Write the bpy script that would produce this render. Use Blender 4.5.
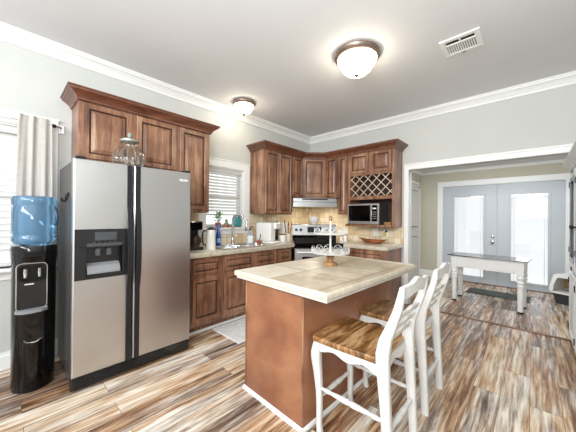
import bpy, bmesh, math, random
from mathutils import Vector, Matrix
random.seed(7)
for o in list(bpy.data.objects): bpy.data.objects.remove(o, do_unlink=True)
S = bpy.context.scene
COL = S.collection

# ------------------------------------------------------------------ camera
cam_d = bpy.data.cameras.new('camera'); cam = bpy.data.objects.new('camera', cam_d); COL.objects.link(cam)
RT = Vector((0.7347683, 0.6782569, 0.0091186)); UP = Vector((-0.0048363, -0.0082044, 0.9999546)); FW = Vector((-0.6783009, 0.7347791, 0.002748))
cam.matrix_world = Matrix(((RT.x, UP.x, -FW.x, 3.3046236), (RT.y, UP.y, -FW.y, -4.2128779), (RT.z, UP.z, -FW.z, 1.3193020), (0, 0, 0, 1)))
cam_d.sensor_fit = 'HORIZONTAL'; cam_d.sensor_width = 36.0; cam_d.lens = 264.307 / 576 * 36
cam_d.shift_y = 0.00055; cam_d.clip_start = 0.05
S.camera = cam

# ------------------------------------------------------------------ world, lights, exposure
W = bpy.data.worlds.new('world'); S.world = W; W.use_nodes = True
wb = W.node_tree.nodes['Background']
wb.inputs[0].default_value = (0.94, 0.975, 1.0, 1); wb.inputs[1].default_value = 1.1
S.view_settings.view_transform = 'Standard'; S.view_settings.look = 'None'; S.view_settings.gamma = 1
S.view_settings.use_curve_mapping = False
S.view_settings.exposure = 0.31
LAMP_STRENGTH = 16.0

def area(name, loc, target, sx, sy, power, col=(1, 1, 1)):
    d = bpy.data.lights.new(name, 'AREA'); d.shape = 'RECTANGLE'; d.size = sx; d.size_y = sy; d.energy = power; d.color = col
    o = bpy.data.objects.new(name, d); COL.objects.link(o); o.location = loc
    o.rotation_euler = (Vector(target) - Vector(loc)).to_track_quat('-Z', 'Y').to_euler()
    return o
# added fill lights behind the camera, hidden in the hall, and aimed at the ceiling
area('rear_fill', (2.6, -6.45, 2.60), (1.9, 0, 1.0), 3.0, 0.5, 92, (0.95, 0.98, 1.0))
area('hall_fill', (2.9, 0.5, 2.30), (2.8, 1.6, 0.0), 1.2, 0.5, 30, (0.96, 0.985, 1.0))
area('ceiling_fill', (3.3, -4.9, 1.75), (2.9, -3.0, 2.9), 0.9, 0.9, 56, (0.95, 0.98, 1.0))

# ------------------------------------------------------------------ helpers
def lin(h):
    h = h.lstrip('#'); v = [int(h[i:i + 2], 16) / 255 for i in (0, 2, 4)]
    return tuple((c / 12.92 if c <= 0.04045 else ((c + 0.055) / 1.055) ** 2.4) for c in v) + (1.0,)

class MB:
    """collects shapes into one mesh"""
    def __init__(self):
        self.v = []; self.f = []; self.mi = []; self.M = Matrix.Identity(4)
    def add(self, vs, fs, mi=0):
        n = len(self.v); self.v += [tuple(self.M @ Vector(p)) for p in vs]
        self.f += [tuple(n + i for i in f) for f in fs]; self.mi += ([mi] * len(fs) if isinstance(mi, int) else list(mi))
        return self
    def box(self, x0, x1, y0, y1, z0, z1, b=0.0, mi=0, seg=1):
        bm = bmesh.new(); bmesh.ops.create_cube(bm, size=1.0)
        for v in bm.verts:
            v.co = Vector(((x0 + x1) / 2 + v.co.x * (x1 - x0), (y0 + y1) / 2 + v.co.y * (y1 - y0), (z0 + z1) / 2 + v.co.z * (z1 - z0)))
        if b > 0: bmesh.ops.bevel(bm, geom=list(bm.edges), offset=b, segments=seg, affect='EDGES', profile=0.5)
        bm.verts.index_update()
        self.add([v.co[:] for v in bm.verts], [[v.index for v in f.verts] for f in bm.faces], mi); bm.free(); return self
    def prism(self, poly, z0, z1, mi=0, frame=None):
        """polygon (2D) extruded; frame=(origin,u,v,n) puts it in a plane"""
        n = len(poly)
        if frame:
            o, u, w, k = [Vector(a) for a in frame]
            vs = [tuple(o + u * p[0] + w * p[1] + k * z0) for p in poly] + [tuple(o + u * p[0] + w * p[1] + k * z1) for p in poly]
        else:
            vs = [(p[0], p[1], z0) for p in poly] + [(p[0], p[1], z1) for p in poly]
        fs = [tuple(range(n - 1, -1, -1)), tuple(range(n, 2 * n))] + [(i, (i + 1) % n, n + (i + 1) % n, n + i) for i in range(n)]
        return self.add(vs, fs, mi)
    def lathe(self, prof, c=(0, 0, 0), seg=24, mi=0, sx=1.0, sy=1.0, rib=None):
        vs = []; fs = []
        for r, z in prof:
            for k in range(seg):
                a = 2 * math.pi * k / seg; q = r * (rib(a, z) if rib else 1)
                vs.append((c[0] + q * sx * math.cos(a), c[1] + q * sy * math.sin(a), c[2] + z))
        m = len(prof)
        for i in range(m - 1):
            for k in range(seg):
                k2 = (k + 1) % seg; fs.append((i * seg + k, i * seg + k2, (i + 1) * seg + k2, (i + 1) * seg + k))
        if prof[0][0] > 1e-6: fs.append(tuple(range(seg - 1, -1, -1)))
        if prof[-1][0] > 1e-6: fs.append(tuple((m - 1) * seg + k for k in range(seg)))
        return self.add(vs, fs, mi)
    def tube(self, path, r, seg=8, mi=0, closed=False):
        P = [Vector(p) for p in path]; n = len(P); R = r if isinstance(r, (list, tuple)) else [r] * n
        vs = []; fs = []; t0 = None; nrm = None
        for i in range(n):
            a = P[i - 1] if (i > 0 or closed) else P[i]; b = P[(i + 1) % n] if (i < n - 1 or closed) else P[i]
            t = (b - a).normalized()
            if nrm is None:
                ref = Vector((0, 0, 1)) if abs(t.z) < 0.9 else Vector((1, 0, 0)); nrm = t.cross(ref).normalized()
            else:
                nrm = (nrm - t * nrm.dot(t)); nrm = nrm.normalized() if nrm.length > 1e-6 else t.orthogonal().normalized()
            bi = t.cross(nrm)
            for k in range(seg):
                a_ = 2 * math.pi * k / seg; vs.append(tuple(P[i] + (nrm * math.cos(a_) + bi * math.sin(a_)) * R[i]))
        for i in range(n if closed else n - 1):
            j = (i + 1) % n
            for k in range(seg):
                k2 = (k + 1) % seg; fs.append((i * seg + k, i * seg + k2, j * seg + k2, j * seg + k))
        if not closed: fs += [tuple(range(seg - 1, -1, -1)), tuple((n - 1) * seg + k for k in range(seg))]
        return self.add(vs, fs, mi)
    def rod(self, path, sizes, mi=0, c=0.3, up=(0, 0, 1)):
        """rounded-rectangle sections laid across an upright path"""
        vs = []; fs = []; seg = 8
        for (x, y, z), (wx, wy) in zip(path, sizes):
            a, b = wx / 2, wy / 2; q = c * min(a, b)
            for px, py in ((a, b - q), (a - q, b), (-a + q, b), (-a, b - q), (-a, -b + q), (-a + q, -b), (a - q, -b), (a, -b + q)): vs.append((x + px, y + py, z))
        m = len(path)
        for i in range(m - 1):
            for k in range(seg):
                k2 = (k + 1) % seg; fs.append((i * seg + k, i * seg + k2, (i + 1) * seg + k2, (i + 1) * seg + k))
        fs += [tuple(range(seg - 1, -1, -1)), tuple((m - 1) * seg + k for k in range(seg))]
        return self.add(vs, fs, mi)
    def sweep(self, path, prof, mi=0, cap=True):
        """profile [(out,z)] mitred along a plan polyline, out to the right of travel"""
        P = [Vector(p) for p in path]; n = len(P); m = len(prof); vs = []
        D = [(P[i + 1] - P[i]).normalized() for i in range(n - 1)]; N = [Vector((d.y, -d.x)) for d in D]
        for i in range(n):
            if i == 0: q = N[0]; s = 1
            elif i == n - 1: q = N[-1]; s = 1
            else: q = (N[i - 1] + N[i]).normalized(); s = 1 / max(0.2, q.dot(N[i]))
            for o, z in prof: vs.append((P[i].x + q.x * o * s, P[i].y + q.y * o * s, z))
        fs = [(i * m + k, i * m + (k + 1) % m, (i + 1) * m + (k + 1) % m, (i + 1) * m + k) for i in range(n - 1) for k in range(m)]
        if cap: fs += [tuple(range(m - 1, -1, -1)), tuple((n - 1) * m + k for k in range(m))]
        return self.add(vs, fs, mi)
    def panel(self, o, u, v, n, w, h, fr=0.05, t=0.02, raised=True, gi=1):
        """a raised panel door leaf: lower left corner o, width along u, height along v, facing n; glazed grooves use slot gi"""
        o, u, v, n = [Vector(a) for a in (o, u, v, n)]
        fr = min(fr, 0.28 * min(w, h)); k = fr / 0.05
        L = [(0, 0, 0), (0, t - 0.004, 0), (0.004, t, 0), (fr - 0.010 * k, t, 0), (fr - 0.006 * k, t - 0.006, 0), (fr - 0.002 * k, t - 0.012, gi), (fr + 0.005 * k, t - 0.012, gi)]
        if raised: L += [(fr + 0.028 * k, t - 0.003, 0), (fr + 0.030 * k, t - 0.001, 0)]
        vs = []
        for ins, d, _ in L:
            for a, b in ((ins, ins), (w - ins, ins), (w - ins, h - ins), (ins, h - ins)): vs.append(tuple(o + u * a + v * b + n * d))
        fs = []; mi = []
        for i in range(len(L) - 1):
            for c in range(4):
                c2 = (c + 1) % 4; fs.append((i * 4 + c, i * 4 + c2, (i + 1) * 4 + c2, (i + 1) * 4 + c)); mi.append(L[i + 1][2])
        e = (len(L) - 1) * 4; fs.append((e, e + 1, e + 2, e + 3)); mi.append(0); fs.append((3, 2, 1, 0)); mi.append(0)
        return self.add(vs, fs, mi)

_base = {}
def _mesh(name, mb, mats, inv=None, smooth=None):
    me = bpy.data.meshes.new(name)
    vs = [tuple(inv @ Vector(p)) for p in mb.v] if inv else mb.v
    me.from_pydata(vs, [], mb.f)
    for m in (mats if isinstance(mats, (list, tuple)) else [mats]): me.materials.append(m)
    me.polygons.foreach_set('material_index', mb.mi)
    bm = bmesh.new(); bm.from_mesh(me); bmesh.ops.recalc_face_normals(bm, faces=bm.faces[:]); bm.to_mesh(me); bm.free()
    if smooth:
        me.polygons.foreach_set('use_smooth', [True] * len(me.polygons)); me.set_sharp_from_angle(angle=math.radians(smooth))
    me.update(); return me
def tag(o, label=None, cat=None, group=None, kind=None):
    for k, v in (('label', label), ('category', cat), ('group', group), ('kind', kind)):
        if v: o[k] = v
    return o
def thing(name, label, cat, loc=(0, 0, 0), rz=0.0, group=None):
    o = bpy.data.objects.new(name, None); COL.objects.link(o); o.location = loc; o.rotation_euler = (0, 0, rz); o.empty_display_size = 0.05
    _base[o.name] = Matrix.LocRotScale(Vector(loc), o.rotation_euler.to_quaternion(), Vector((1, 1, 1)))
    return tag(o, label, cat, group)
def part(name, mb, mats, parent, label=None, world=False, smooth=None):
    base = _base.get(parent.name, Matrix.Identity(4))
    o = bpy.data.objects.new(name, _mesh(name, mb, mats, base.inverted() if world else None, smooth)); COL.objects.link(o); o.parent = parent
    _base[o.name] = base                                    # the part sits at its thing's origin
    if label: o['label'] = label
    return o
def solo(name, mb, mats, label, cat, loc=(0, 0, 0), rz=0.0, group=None, smooth=None):
    o = bpy.data.objects.new(name, _mesh(name, mb, mats, None, smooth)); COL.objects.link(o); o.location = loc; o.rotation_euler = (0, 0, rz)
    _base[o.name] = Matrix.LocRotScale(Vector(loc), o.rotation_euler.to_quaternion(), Vector((1, 1, 1)))
    return tag(o, label, cat, group)
def struct(name, mb, mats, parent=None, smooth=None):
    o = bpy.data.objects.new(name, _mesh(name, mb, mats, None, smooth)); COL.objects.link(o)
    if parent: o.parent = parent
    else: o['kind'] = 'structure'
    return o
def copy_tree(o, parent=None):
    c = o.copy(); COL.objects.link(c)
    if parent: c.parent = parent
    for ch in list(o.children): copy_tree(ch, c)
    return c

# ------------------------------------------------------------------ materials
def new_mat(name):
    m = bpy.data.materials.new(name); m.use_nodes = True; nt = m.node_tree
    return m, nt, nt.nodes['Principled BSDF']
def nd(nt, t, **kw):
    n = nt.nodes.new(t)
    for k, v in kw.items(): setattr(n, k, v)
    return n
def plain(name, col, rough=0.5, metal=0.0, coat=0.0, var=0.0, scale=8.0, bump=0.0, spec=None):
    m, nt, b = new_mat(name); c = lin(col)
    b.inputs['Base Color'].default_value = c; b.inputs['Roughness'].default_value = rough; b.inputs['Metallic'].default_value = metal
    b.inputs['Coat Weight'].default_value = coat
    if spec is not None: b.inputs['Specular IOR Level'].default_value = spec
    tc = nd(nt, 'ShaderNodeTexCoord'); no = nd(nt, 'ShaderNodeTexNoise'); no.inputs['Scale'].default_value = scale; no.inputs['Detail'].default_value = 4
    nt.links.new(tc.outputs['Object'], no.inputs['Vector'])
    if var > 0:
        r = nd(nt, 'ShaderNodeValToRGB'); e = r.color_ramp.elements
        e[0].position = 0.3; e[1].position = 0.7
        e[0].color = tuple(max(0, x * (1 - var)) for x in c[:3]) + (1,); e[1].color = tuple(min(1, x * (1 + var)) for x in c[:3]) + (1,)
        nt.links.new(no.outputs['Fac'], r.inputs['Fac']); nt.links.new(r.outputs['Color'], b.inputs['Base Color'])
    if bump > 0:
        bp = nd(nt, 'ShaderNodeBump'); bp.inputs['Strength'].default_value = bump; bp.inputs['Distance'].default_value = 0.01
        nt.links.new(no.outputs['Fac'], bp.inputs['Height']); nt.links.new(bp.outputs['Normal'], b.inputs['Normal'])
    return m
def ramp(nt, stops):
    r = nd(nt, 'ShaderNodeValToRGB'); e = r.color_ramp.elements
    while len(e) < len(stops): e.new(0.5)
    for i, (p, c) in enumerate(stops): e[i].position = p; e[i].color = lin(c) if isinstance(c, str) else c
    return r
def wood(name, stops, stretch=(14, 14, 1.6), rough=0.35, coat=0.2, knots=0.35, dist=1.2):
    m, nt, b = new_mat(name); L = nt.links.new
    tc = nd(nt, 'ShaderNodeTexCoord'); mp = nd(nt, 'ShaderNodeMapping'); mp.inputs['Scale'].default_value = stretch
    L(tc.outputs['Object'], mp.inputs['Vector'])
    n1 = nd(nt, 'ShaderNodeTexNoise'); n1.inputs['Scale'].default_value = 1.0; n1.inputs['Detail'].default_value = 7; n1.inputs['Roughness'].default_value = 0.62; n1.inputs['Distortion'].default_value = dist
    L(mp.outputs['Vector'], n1.inputs['Vector'])
    n2 = nd(nt, 'ShaderNodeTexNoise'); n2.inputs['Scale'].default_value = 4.2; n2.inputs['Detail'].default_value = 3
    L(tc.outputs['Object'], n2.inputs['Vector'])
    mx = nd(nt, 'ShaderNodeMix'); mx.inputs[0].default_value = knots
    L(n1.outputs['Fac'], mx.inputs[2]); L(n2.outputs['Fac'], mx.inputs[3])
    r = ramp(nt, stops); L(mx.outputs[0], r.inputs['Fac']); L(r.outputs['Color'], b.inputs['Base Color'])
    b.inputs['Roughness'].default_value = rough; b.inputs['Coat Weight'].default_value = coat; b.inputs['Coat Roughness'].default_value = 0.25
    bp = nd(nt, 'ShaderNodeBump'); bp.inputs['Strength'].default_value = 0.12; bp.inputs['Distance'].default_value = 0.004
    L(n1.outputs['Fac'], bp.inputs['Height']); L(bp.outputs['Normal'], b.inputs['Normal'])
    return m
def tile(name, ax, w, h, stops, mortar, msize=0.02, rough=0.45, off=(0, 0), nscale=9.0, bump=0.3):
    """square stone tiles; ax picks which two object axes span the surface"""
    m, nt, b = new_mat(name); L = nt.links.new
    tc = nd(nt, 'ShaderNodeTexCoord'); sp = nd(nt, 'ShaderNodeSeparateXYZ'); cb = nd(nt, 'ShaderNodeCombineXYZ')
    L(tc.outputs['Object'], sp.inputs[0]); L(sp.outputs[ax[0]], cb.inputs[0]); L(sp.outputs[ax[1]], cb.inputs[1])
    mp = nd(nt, 'ShaderNodeMapping'); mp.inputs['Location'].default_value = (off[0], off[1], 0); L(cb.outputs[0], mp.inputs['Vector'])
    br = nd(nt, 'ShaderNodeTexBrick', offset=0.0, squash=1.0); br.inputs['Scale'].default_value = 1.0
    br.inputs['Color1'].default_value = (0, 0, 0, 1); br.inputs['Color2'].default_value = (1, 1, 1, 1); br.inputs['Mortar'].default_value = (0.5, 0.5, 0.5, 1)
    br.inputs['Mortar Size'].default_value = msize * min(w, h); br.inputs['Mortar Smooth'].default_value = 0.2
    br.inputs['Brick Width'].default_value = w; br.inputs['Row Height'].default_value = h
    L(mp.outputs[0], br.inputs['Vector'])
    no = nd(nt, 'ShaderNodeTexNoise'); no.inputs['Scale'].default_value = nscale; no.inputs['Detail'].default_value = 6; no.inputs['Roughness'].default_value = 0.6
    L(tc.outputs['Object'], no.inputs['Vector'])
    mx = nd(nt, 'ShaderNodeMix'); mx.inputs[0].default_value = 0.42; L(no.outputs['Fac'], mx.inputs[2]); L(br.outputs['Color'], mx.inputs[3])
    r = ramp(nt, stops); L(mx.outputs[0], r.inputs['Fac'])
    m2 = nd(nt, 'ShaderNodeMix', data_type='RGBA'); L(br.outputs['Fac'], m2.inputs[0]); L(r.outputs['Color'], m2.inputs[6]); m2.inputs[7].default_value = lin(mortar)
    L(m2.outputs[2], b.inputs['Base Color']); b.inputs['Roughness'].default_value = rough
    bp = nd(nt, 'ShaderNodeBump', invert=True); bp.inputs['Strength'].default_value = bump; bp.inputs['Distance'].default_value = 0.003
    L(br.outputs['Fac'], bp.inputs['Height']); L(bp.outputs['Normal'], b.inputs['Normal'])
    return m
def plank_floor():
    m, nt, b = new_mat('plank_floor'); L = nt.links.new
    tc = nd(nt, 'ShaderNodeTexCoord'); sp = nd(nt, 'ShaderNodeSeparateXYZ'); cb = nd(nt, 'ShaderNodeCombineXYZ')
    L(tc.outputs['Object'], sp.inputs[0]); L(sp.outputs[1], cb.inputs[0]); L(sp.outputs[0], cb.inputs[1])
    br = nd(nt, 'ShaderNodeTexBrick', offset=0.37, offset_frequency=2, squash=1.0); br.inputs['Scale'].default_value = 1.0
    br.inputs['Color1'].default_value = (0, 0, 0, 1); br.inputs['Color2'].default_value = (1, 1, 1, 1); br.inputs['Mortar'].default_value = (0.5, 0.5, 0.5, 1)
    br.inputs['Mortar Size'].default_value = 0.0014; br.inputs['Brick Width'].default_value = 1.22; br.inputs['Row Height'].default_value = 0.165
    L(cb.outputs[0], br.inputs['Vector'])
    # every plank gets its own slice of the grain
    mul = nd(nt, 'ShaderNodeMath', operation='MULTIPLY'); mul.inputs[1].default_value = 37.0; L(br.outputs['Color'], mul.inputs[0])
    mp = nd(nt, 'ShaderNodeMapping'); mp.inputs['Scale'].default_value = (24.0, 1.7, 1.0); L(tc.outputs['Object'], mp.inputs['Vector'])
    n1 = nd(nt, 'ShaderNodeTexNoise', noise_dimensions='4D'); n1.inputs['Scale'].default_value = 1.0; n1.inputs['Detail'].default_value = 8; n1.inputs['Roughness'].default_value = 0.66; n1.inputs['Distortion'].default_value = 0.7
    L(mp.outputs[0], n1.inputs['Vector']); L(mul.outputs[0], n1.inputs['W'])
    mp2 = nd(nt, 'ShaderNodeMapping'); mp2.inputs['Scale'].default_value = (55.0, 4.0, 1.0); L(tc.outputs['Object'], mp2.inputs['Vector'])
    n2 = nd(nt, 'ShaderNodeTexNoise', noise_dimensions='4D'); n2.inputs['Scale'].default_value = 1.0; n2.inputs['Detail'].default_value = 5
    L(mp2.outputs[0], n2.inputs['Vector']); L(mul.outputs[0], n2.inputs['W'])
    mx = nd(nt, 'ShaderNodeMix'); mx.inputs[0].default_value = 0.3; L(n1.outputs['Fac'], mx.inputs[2]); L(n2.outputs['Fac'], mx.inputs[3])
    ad = nd(nt, 'ShaderNodeMath', operation='MULTIPLY_ADD'); ad.inputs[1].default_value = 0.13; L(br.outputs['Color'], ad.inputs[0])
    sb = nd(nt, 'ShaderNodeMath', operation='SUBTRACT'); sb.inputs[1].default_value = 0.065; L(mx.outputs[0], sb.inputs[0]); L(sb.outputs[0], ad.inputs[2])
    warm = ramp(nt, FLOOR_WARM); cool = ramp(nt, FLOOR_COOL)
    L(ad.outputs[0], warm.inputs['Fac']); L(ad.outputs[0], cool.inputs['Fac'])
    n3 = nd(nt, 'ShaderNodeTexNoise', noise_dimensions='4D'); n3.inputs['Scale'].default_value = 1.0; n3.inputs['Detail'].default_value = 2
    mp3 = nd(nt, 'ShaderNodeMapping'); mp3.inputs['Scale'].default_value = (7.0, 1.0, 1.0); L(tc.outputs['Object'], mp3.inputs['Vector']); L(mp3.outputs[0], n3.inputs['Vector']); L(mul.outputs[0], n3.inputs['W'])
    r3 = ramp(nt, [(0.44, (0, 0, 0, 1)), (0.6, (1, 1, 1, 1))]); L(n3.outputs['Fac'], r3.inputs['Fac'])
    mc = nd(nt, 'ShaderNodeMix', data_type='RGBA'); L(r3.outputs['Color'], mc.inputs[0]); L(warm.outputs['Color'], mc.inputs[6]); L(cool.outputs['Color'], mc.inputs[7])
    mg = nd(nt, 'ShaderNodeMix', data_type='RGBA'); L(br.outputs['Fac'], mg.inputs[0]); L(mc.outputs[2], mg.inputs[6]); mg.inputs[7].default_value = lin('#6d5340')
    L(mg.outputs[2], b.inputs['Base Color']); b.inputs['Roughness'].default_value = 0.22; b.inputs['Specular IOR Level'].default_value = 0.5
    bp = nd(nt, 'ShaderNodeBump'); bp.inputs['Strength'].default_value = 0.15; bp.inputs['Distance'].default_value = 0.002
    L(n2.outputs['Fac'], bp.inputs['Height']); L(bp.outputs['Normal'], b.inputs['Normal'])
    return m
FLOOR_WARM = [(0.34, '#3c291e'), (0.43, '#79553d'), (0.49, '#a88463'), (0.55, '#c9ad8e'), (0.64, '#ebdfce')]
FLOOR_COOL = [(0.34, '#443932'), (0.43, '#7b6a60'), (0.49, '#a29488'), (0.55, '#c8beb1'), (0.64, '#ede8df')]
def glass(name, col='#ffffff', rough=0.02, trans=0.9):
    m, nt, b = new_mat(name); b.inputs['Base Color'].default_value = lin(col); b.inputs['Roughness'].default_value = rough
    b.inputs['Transmission Weight'].default_value = trans; b.inputs['IOR'].default_value = 1.45
    return m
def pane_mat(name, tint='#ffffff'):
    """thin window glass: clear with a grazing reflection"""
    m, nt, b = new_mat(name); L = nt.links.new
    tr = nd(nt, 'ShaderNodeBsdfTransparent'); tr.inputs[0].default_value = lin(tint)
    gl = nd(nt, 'ShaderNodeBsdfGlossy'); gl.inputs['Roughness'].default_value = 0.03
    fr = nd(nt, 'ShaderNodeFresnel'); fr.inputs[0].default_value = 1.45
    mx = nd(nt, 'ShaderNodeMixShader'); L(fr.outputs[0], mx.inputs[0]); L(tr.outputs[0], mx.inputs[1]); L(gl.outputs[0], mx.inputs[2])
    L(mx.outputs[0], nt.nodes['Material Output'].inputs['Surface']); return m
def slat_mat(name, col='#f4f4f2'):
    m, nt, b = new_mat(name); L = nt.links.new
    d = nd(nt, 'ShaderNodeBsdfDiffuse'); d.inputs[0].default_value = lin(col); t = nd(nt, 'ShaderNodeBsdfTranslucent'); t.inputs[0].default_value = lin(col)
    mx = nd(nt, 'ShaderNodeMixShader'); mx.inputs[0].default_value = 0.35; L(d.outputs[0], mx.inputs[1]); L(t.outputs[0], mx.inputs[2])
    L(mx.outputs[0], nt.nodes['Material Output'].inputs['Surface']); return m
def steel(name, col='#c9c6c1', rough=0.3, stretch=(2, 2, 160)):
    m, nt, b = new_mat(name); L = nt.links.new
    b.inputs['Base Color'].default_value = lin(col); b.inputs['Metallic'].default_value = 1.0
    tc = nd(nt, 'ShaderNodeTexCoord'); mp = nd(nt, 'ShaderNodeMapping'); mp.inputs['Scale'].default_value = stretch; L(tc.outputs['Object'], mp.inputs['Vector'])
    n = nd(nt, 'ShaderNodeTexNoise'); n.inputs['Scale'].default_value = 3.0; n.inputs['Detail'].default_value = 3; L(mp.outputs[0], n.inputs['Vector'])
    mr = nd(nt, 'ShaderNodeMapRange'); mr.inputs['To Min'].default_value = rough - 0.012; mr.inputs['To Max'].default_value = rough + 0.012
    L(n.outputs['Fac'], mr.inputs['Value']); L(mr.outputs[0], b.inputs['Roughness'])
    return m
def glow(name, col, strength):
    m, nt, b = new_mat(name); b.inputs['Base Color'].default_value = lin('#f5f2ea'); b.inputs['Emission Color'].default_value = lin(col); b.inputs['Emission Strength'].default_value = strength
    b.inputs['Roughness'].default_value = 0.3; return m

M = {}
M['wall'] = plain('wall_paint', '#c9cbc7', 0.75, var=0.015, scale=2.5)
M['hall'] = plain('hall_paint', '#c6c1af', 0.75, var=0.015, scale=2.5)
M['ceiling'] = plain('ceiling_paint', '#e2e3e5', 0.85, var=0.01, scale=2.0)
M['trim'] = plain('white_trim', '#f1f2f1', 0.4, var=0.01)
M['floor'] = plank_floor()
CAB = [(0.30, '#402419'), (0.41, '#6c4734'), (0.52, '#8e644b'), (0.64, '#ae886b')]
M['crownwood'] = wood('crown_wood', [(0.3, '#3c2016'), (0.5, '#6b3f2c'), (0.7, '#8a5840')], (8, 8, 30), 0.35, 0.3)
M['cab'] = wood('cabinet_wood', CAB, (18, 18, 1.8), dist=0.6)
M['glaze'] = plain('dark_glaze', '#26110b', 0.5, var=0.2, scale=30)
M['cabin'] = plain('cabinet_inside_shaded', '#33201a', 0.6, var=0.1)  # shade of the microwave niche is put into this dark brown
M['island'] = wood('island_panel', [(0.3, '#7a4b34'), (0.5, '#946245'), (0.7, '#a87757')], (3, 3, 5), 0.38, 0.15, 0.5)
M['seat'] = wood('seat_wood', [(0.33, '#33200f'), (0.43, '#65421f'), (0.51, '#90663a'), (0.62, '#c3a074')], (24, 3, 10), 0.35, 0.2, 0.25)
M['bowlwood'] = wood('bowl_wood', [(0.3, '#5b2a16'), (0.5, '#94532f'), (0.7, '#b5774a')], (6, 20, 20), 0.4, 0.1)
M['turned'] = wood('turned_wood', [(0.3, '#6e4a2a'), (0.5, '#987046'), (0.7, '#bf9a68')], (20, 20, 6), 0.35, 0.3)
M['strip'] = wood('transition_wood', [(0.3, '#3c2515'), (0.5, '#6b4529'), (0.7, '#8f6a48')], (2, 20, 20), 0.3, 0.2)
STONE = [(0.25, '#a89a84'), (0.42, '#c6bba7'), (0.55, '#d8d0c0'), (0.75, '#e8e2d7')]
M['ctop'] = tile('counter_tile', (0, 1), 0.31, 0.31, STONE, '#b9a98c', 0.018, 0.3, (0.02, 0.1))
M['itop'] = tile('island_tile', (0, 1), 0.40, 0.40, STONE, '#9a8a70', 0.02, 0.28, (0.04, 0.27))
M['bsl'] = tile('backsplash_left_tile', (1, 2), 0.102, 0.102, [(0.22, '#cdb083'), (0.42, '#e3cda6'), (0.6, '#efe0c2'), (0.8, '#f5edd9')], '#cdbb9c', 0.05, 0.45, (0.03, 0.005), 14)
M['bsb'] = tile('backsplash_back_tile', (0, 2), 0.102, 0.102, [(0.22, '#cdb083'), (0.42, '#e3cda6'), (0.6, '#efe0c2'), (0.8, '#f5edd9')], '#cdbb9c', 0.05, 0.45, (0.03, 0.005), 14)
M['edge'] = plain('stone_edge', '#c9c0ad', 0.4, var=0.16, scale=22, bump=0.2)
M['white'] = plain('white_paint', '#d5d4d1', 0.4, var=0.03, scale=12)
M['door'] = plain('door_paint', '#bcc2c8', 0.4, var=0.01)
M['steel'] = steel('brushed_steel', '#cfcfd0', 0.33, (1.0, 2.5, 40))
M['chrome'] = plain('chrome', '#d8d8d8', 0.12, 1.0)
M['black'] = plain('black_plastic', '#101114', 0.3, coat=0.3)
M['gloss'] = plain('black_gloss', '#050506', 0.08, coat=0.25, spec=0.3)
M['navy'] = plain('handle_black', '#16181d', 0.35)
M['greybody'] = plain('appliance_side', '#4c4a49', 0.35, var=0.04, bump=0.02, scale=60)
M['grey'] = plain('grey_plastic', '#86888b', 0.4)
M['whiteplastic'] = plain('white_plastic', '#f3f3f1', 0.3, coat=0.2)
M['ceramic'] = plain('white_ceramic', '#f4f2ec', 0.15, coat=0.5)
M['glass'] = glass('clear_glass', '#f4f8f6', 0.03, 1.0)
M['pane'] = pane_mat('window_glass')
M['slat'] = slat_mat('blind_slat')
M['blue'] = glass('blue_water_bottle', '#8fc0e4', 0.08, 0.85)
M['bluesoap'] = plain('blue_soap', '#1a54b8', 0.2, coat=0.4)
M['red'] = plain('red_plastic', '#b81c24', 0.3, coat=0.3)
M['bronze'] = plain('lamp_bronze', '#8b7a70', 0.35, 0.75)
M['lamp'] = glow('lamp_bowl', '#fff0d6', LAMP_STRENGTH)
M['curtain'] = plain('curtain_cloth', '#bdb9b4', 0.85, var=0.05, scale=40)
M['mat'] = plain('pale_mat', '#dcdedd', 0.9, var=0.12, scale=25, bump=0.3)
M['rug'] = plain('dark_rug', '#4c5350', 0.95, var=0.5, scale=28, bump=0.5)
M['green'] = plain('leaf', '#5f9a4a', 0.5, var=0.2)
M['terra'] = plain('terracotta', '#a4563a', 0.7, var=0.1)
M['teal'] = glass('teal_glass', '#5fb8bf', 0.1, 0.6)
M['hutch'] = plain('hutch_paint', '#dfe4e6', 0.5, var=0.06, scale=14)
M['yellow'] = plain('yellow_plastic', '#d6c531', 0.4)
M['dark'] = plain('dark_metal', '#1c1a1a', 0.4, 0.6)
M['label'] = plain('paper_label', '#e6ecf0', 0.6, var=0.08, scale=40)

# ------------------------------------------------------------------ the setting
H = 2.90; RX = 4.12; BY = -6.6; HY = 2.39; HZ = 2.36
def wall_grid(mb, us, zs, holes, fn):
    """boxes over a grid in (u,z) leaving out the holes"""
    for i in range(len(us) - 1):
        for j in range(len(zs) - 1):
            cu = (us[i] + us[i + 1]) / 2; cz = (zs[j] + zs[j + 1]) / 2
            if any(a < cu < b and c < cz < d for a, b, c, d in holes): continue
            fn(mb, us[i], us[i + 1], zs[j], zs[j + 1])
    return mb
m = MB(); m.box(-0.2, RX + 0.2, BY, HY + 0.15, -0.12, 0.0); floor = struct('floor', m, M['floor'])
m = MB(); m.box(-0.2, RX + 0.2, BY, 0.12, H, H + 0.1); struct('ceiling', m, M['ceiling'])
W1 = (-4.85, -3.97, 0.86, 2.10); W2 = (-2.31, -1.67, 1.16, 2.03)
m = wall_grid(MB(), [BY, W1[0], W1[1], W2[0], W2[1], 0.12], [0, W1[2], W2[2], W2[3], W1[3], H], [W1, W2], lambda b, a, c, d, e: b.box(-0.14, 0, a, c, d, e))
struct('wall_left', m, M['wall'])
OX0, OX1, OZ = 1.92, 3.98, 2.055
m = MB(); m.box(0.0, OX0, 0, 0.12, 0, H); m.box(OX0, OX1, 0, 0.12, OZ, H); m.box(OX1, RX, 0, 0.12, 0, H); struct('wall_back', m, M['wall'])
m = MB(); m.box(RX, RX + 0.12, BY, HY, 0, H); struct('wall_right', m, M['wall'])
DX0, DX1, DZ = 1.845, 3.745, 2.03
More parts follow.
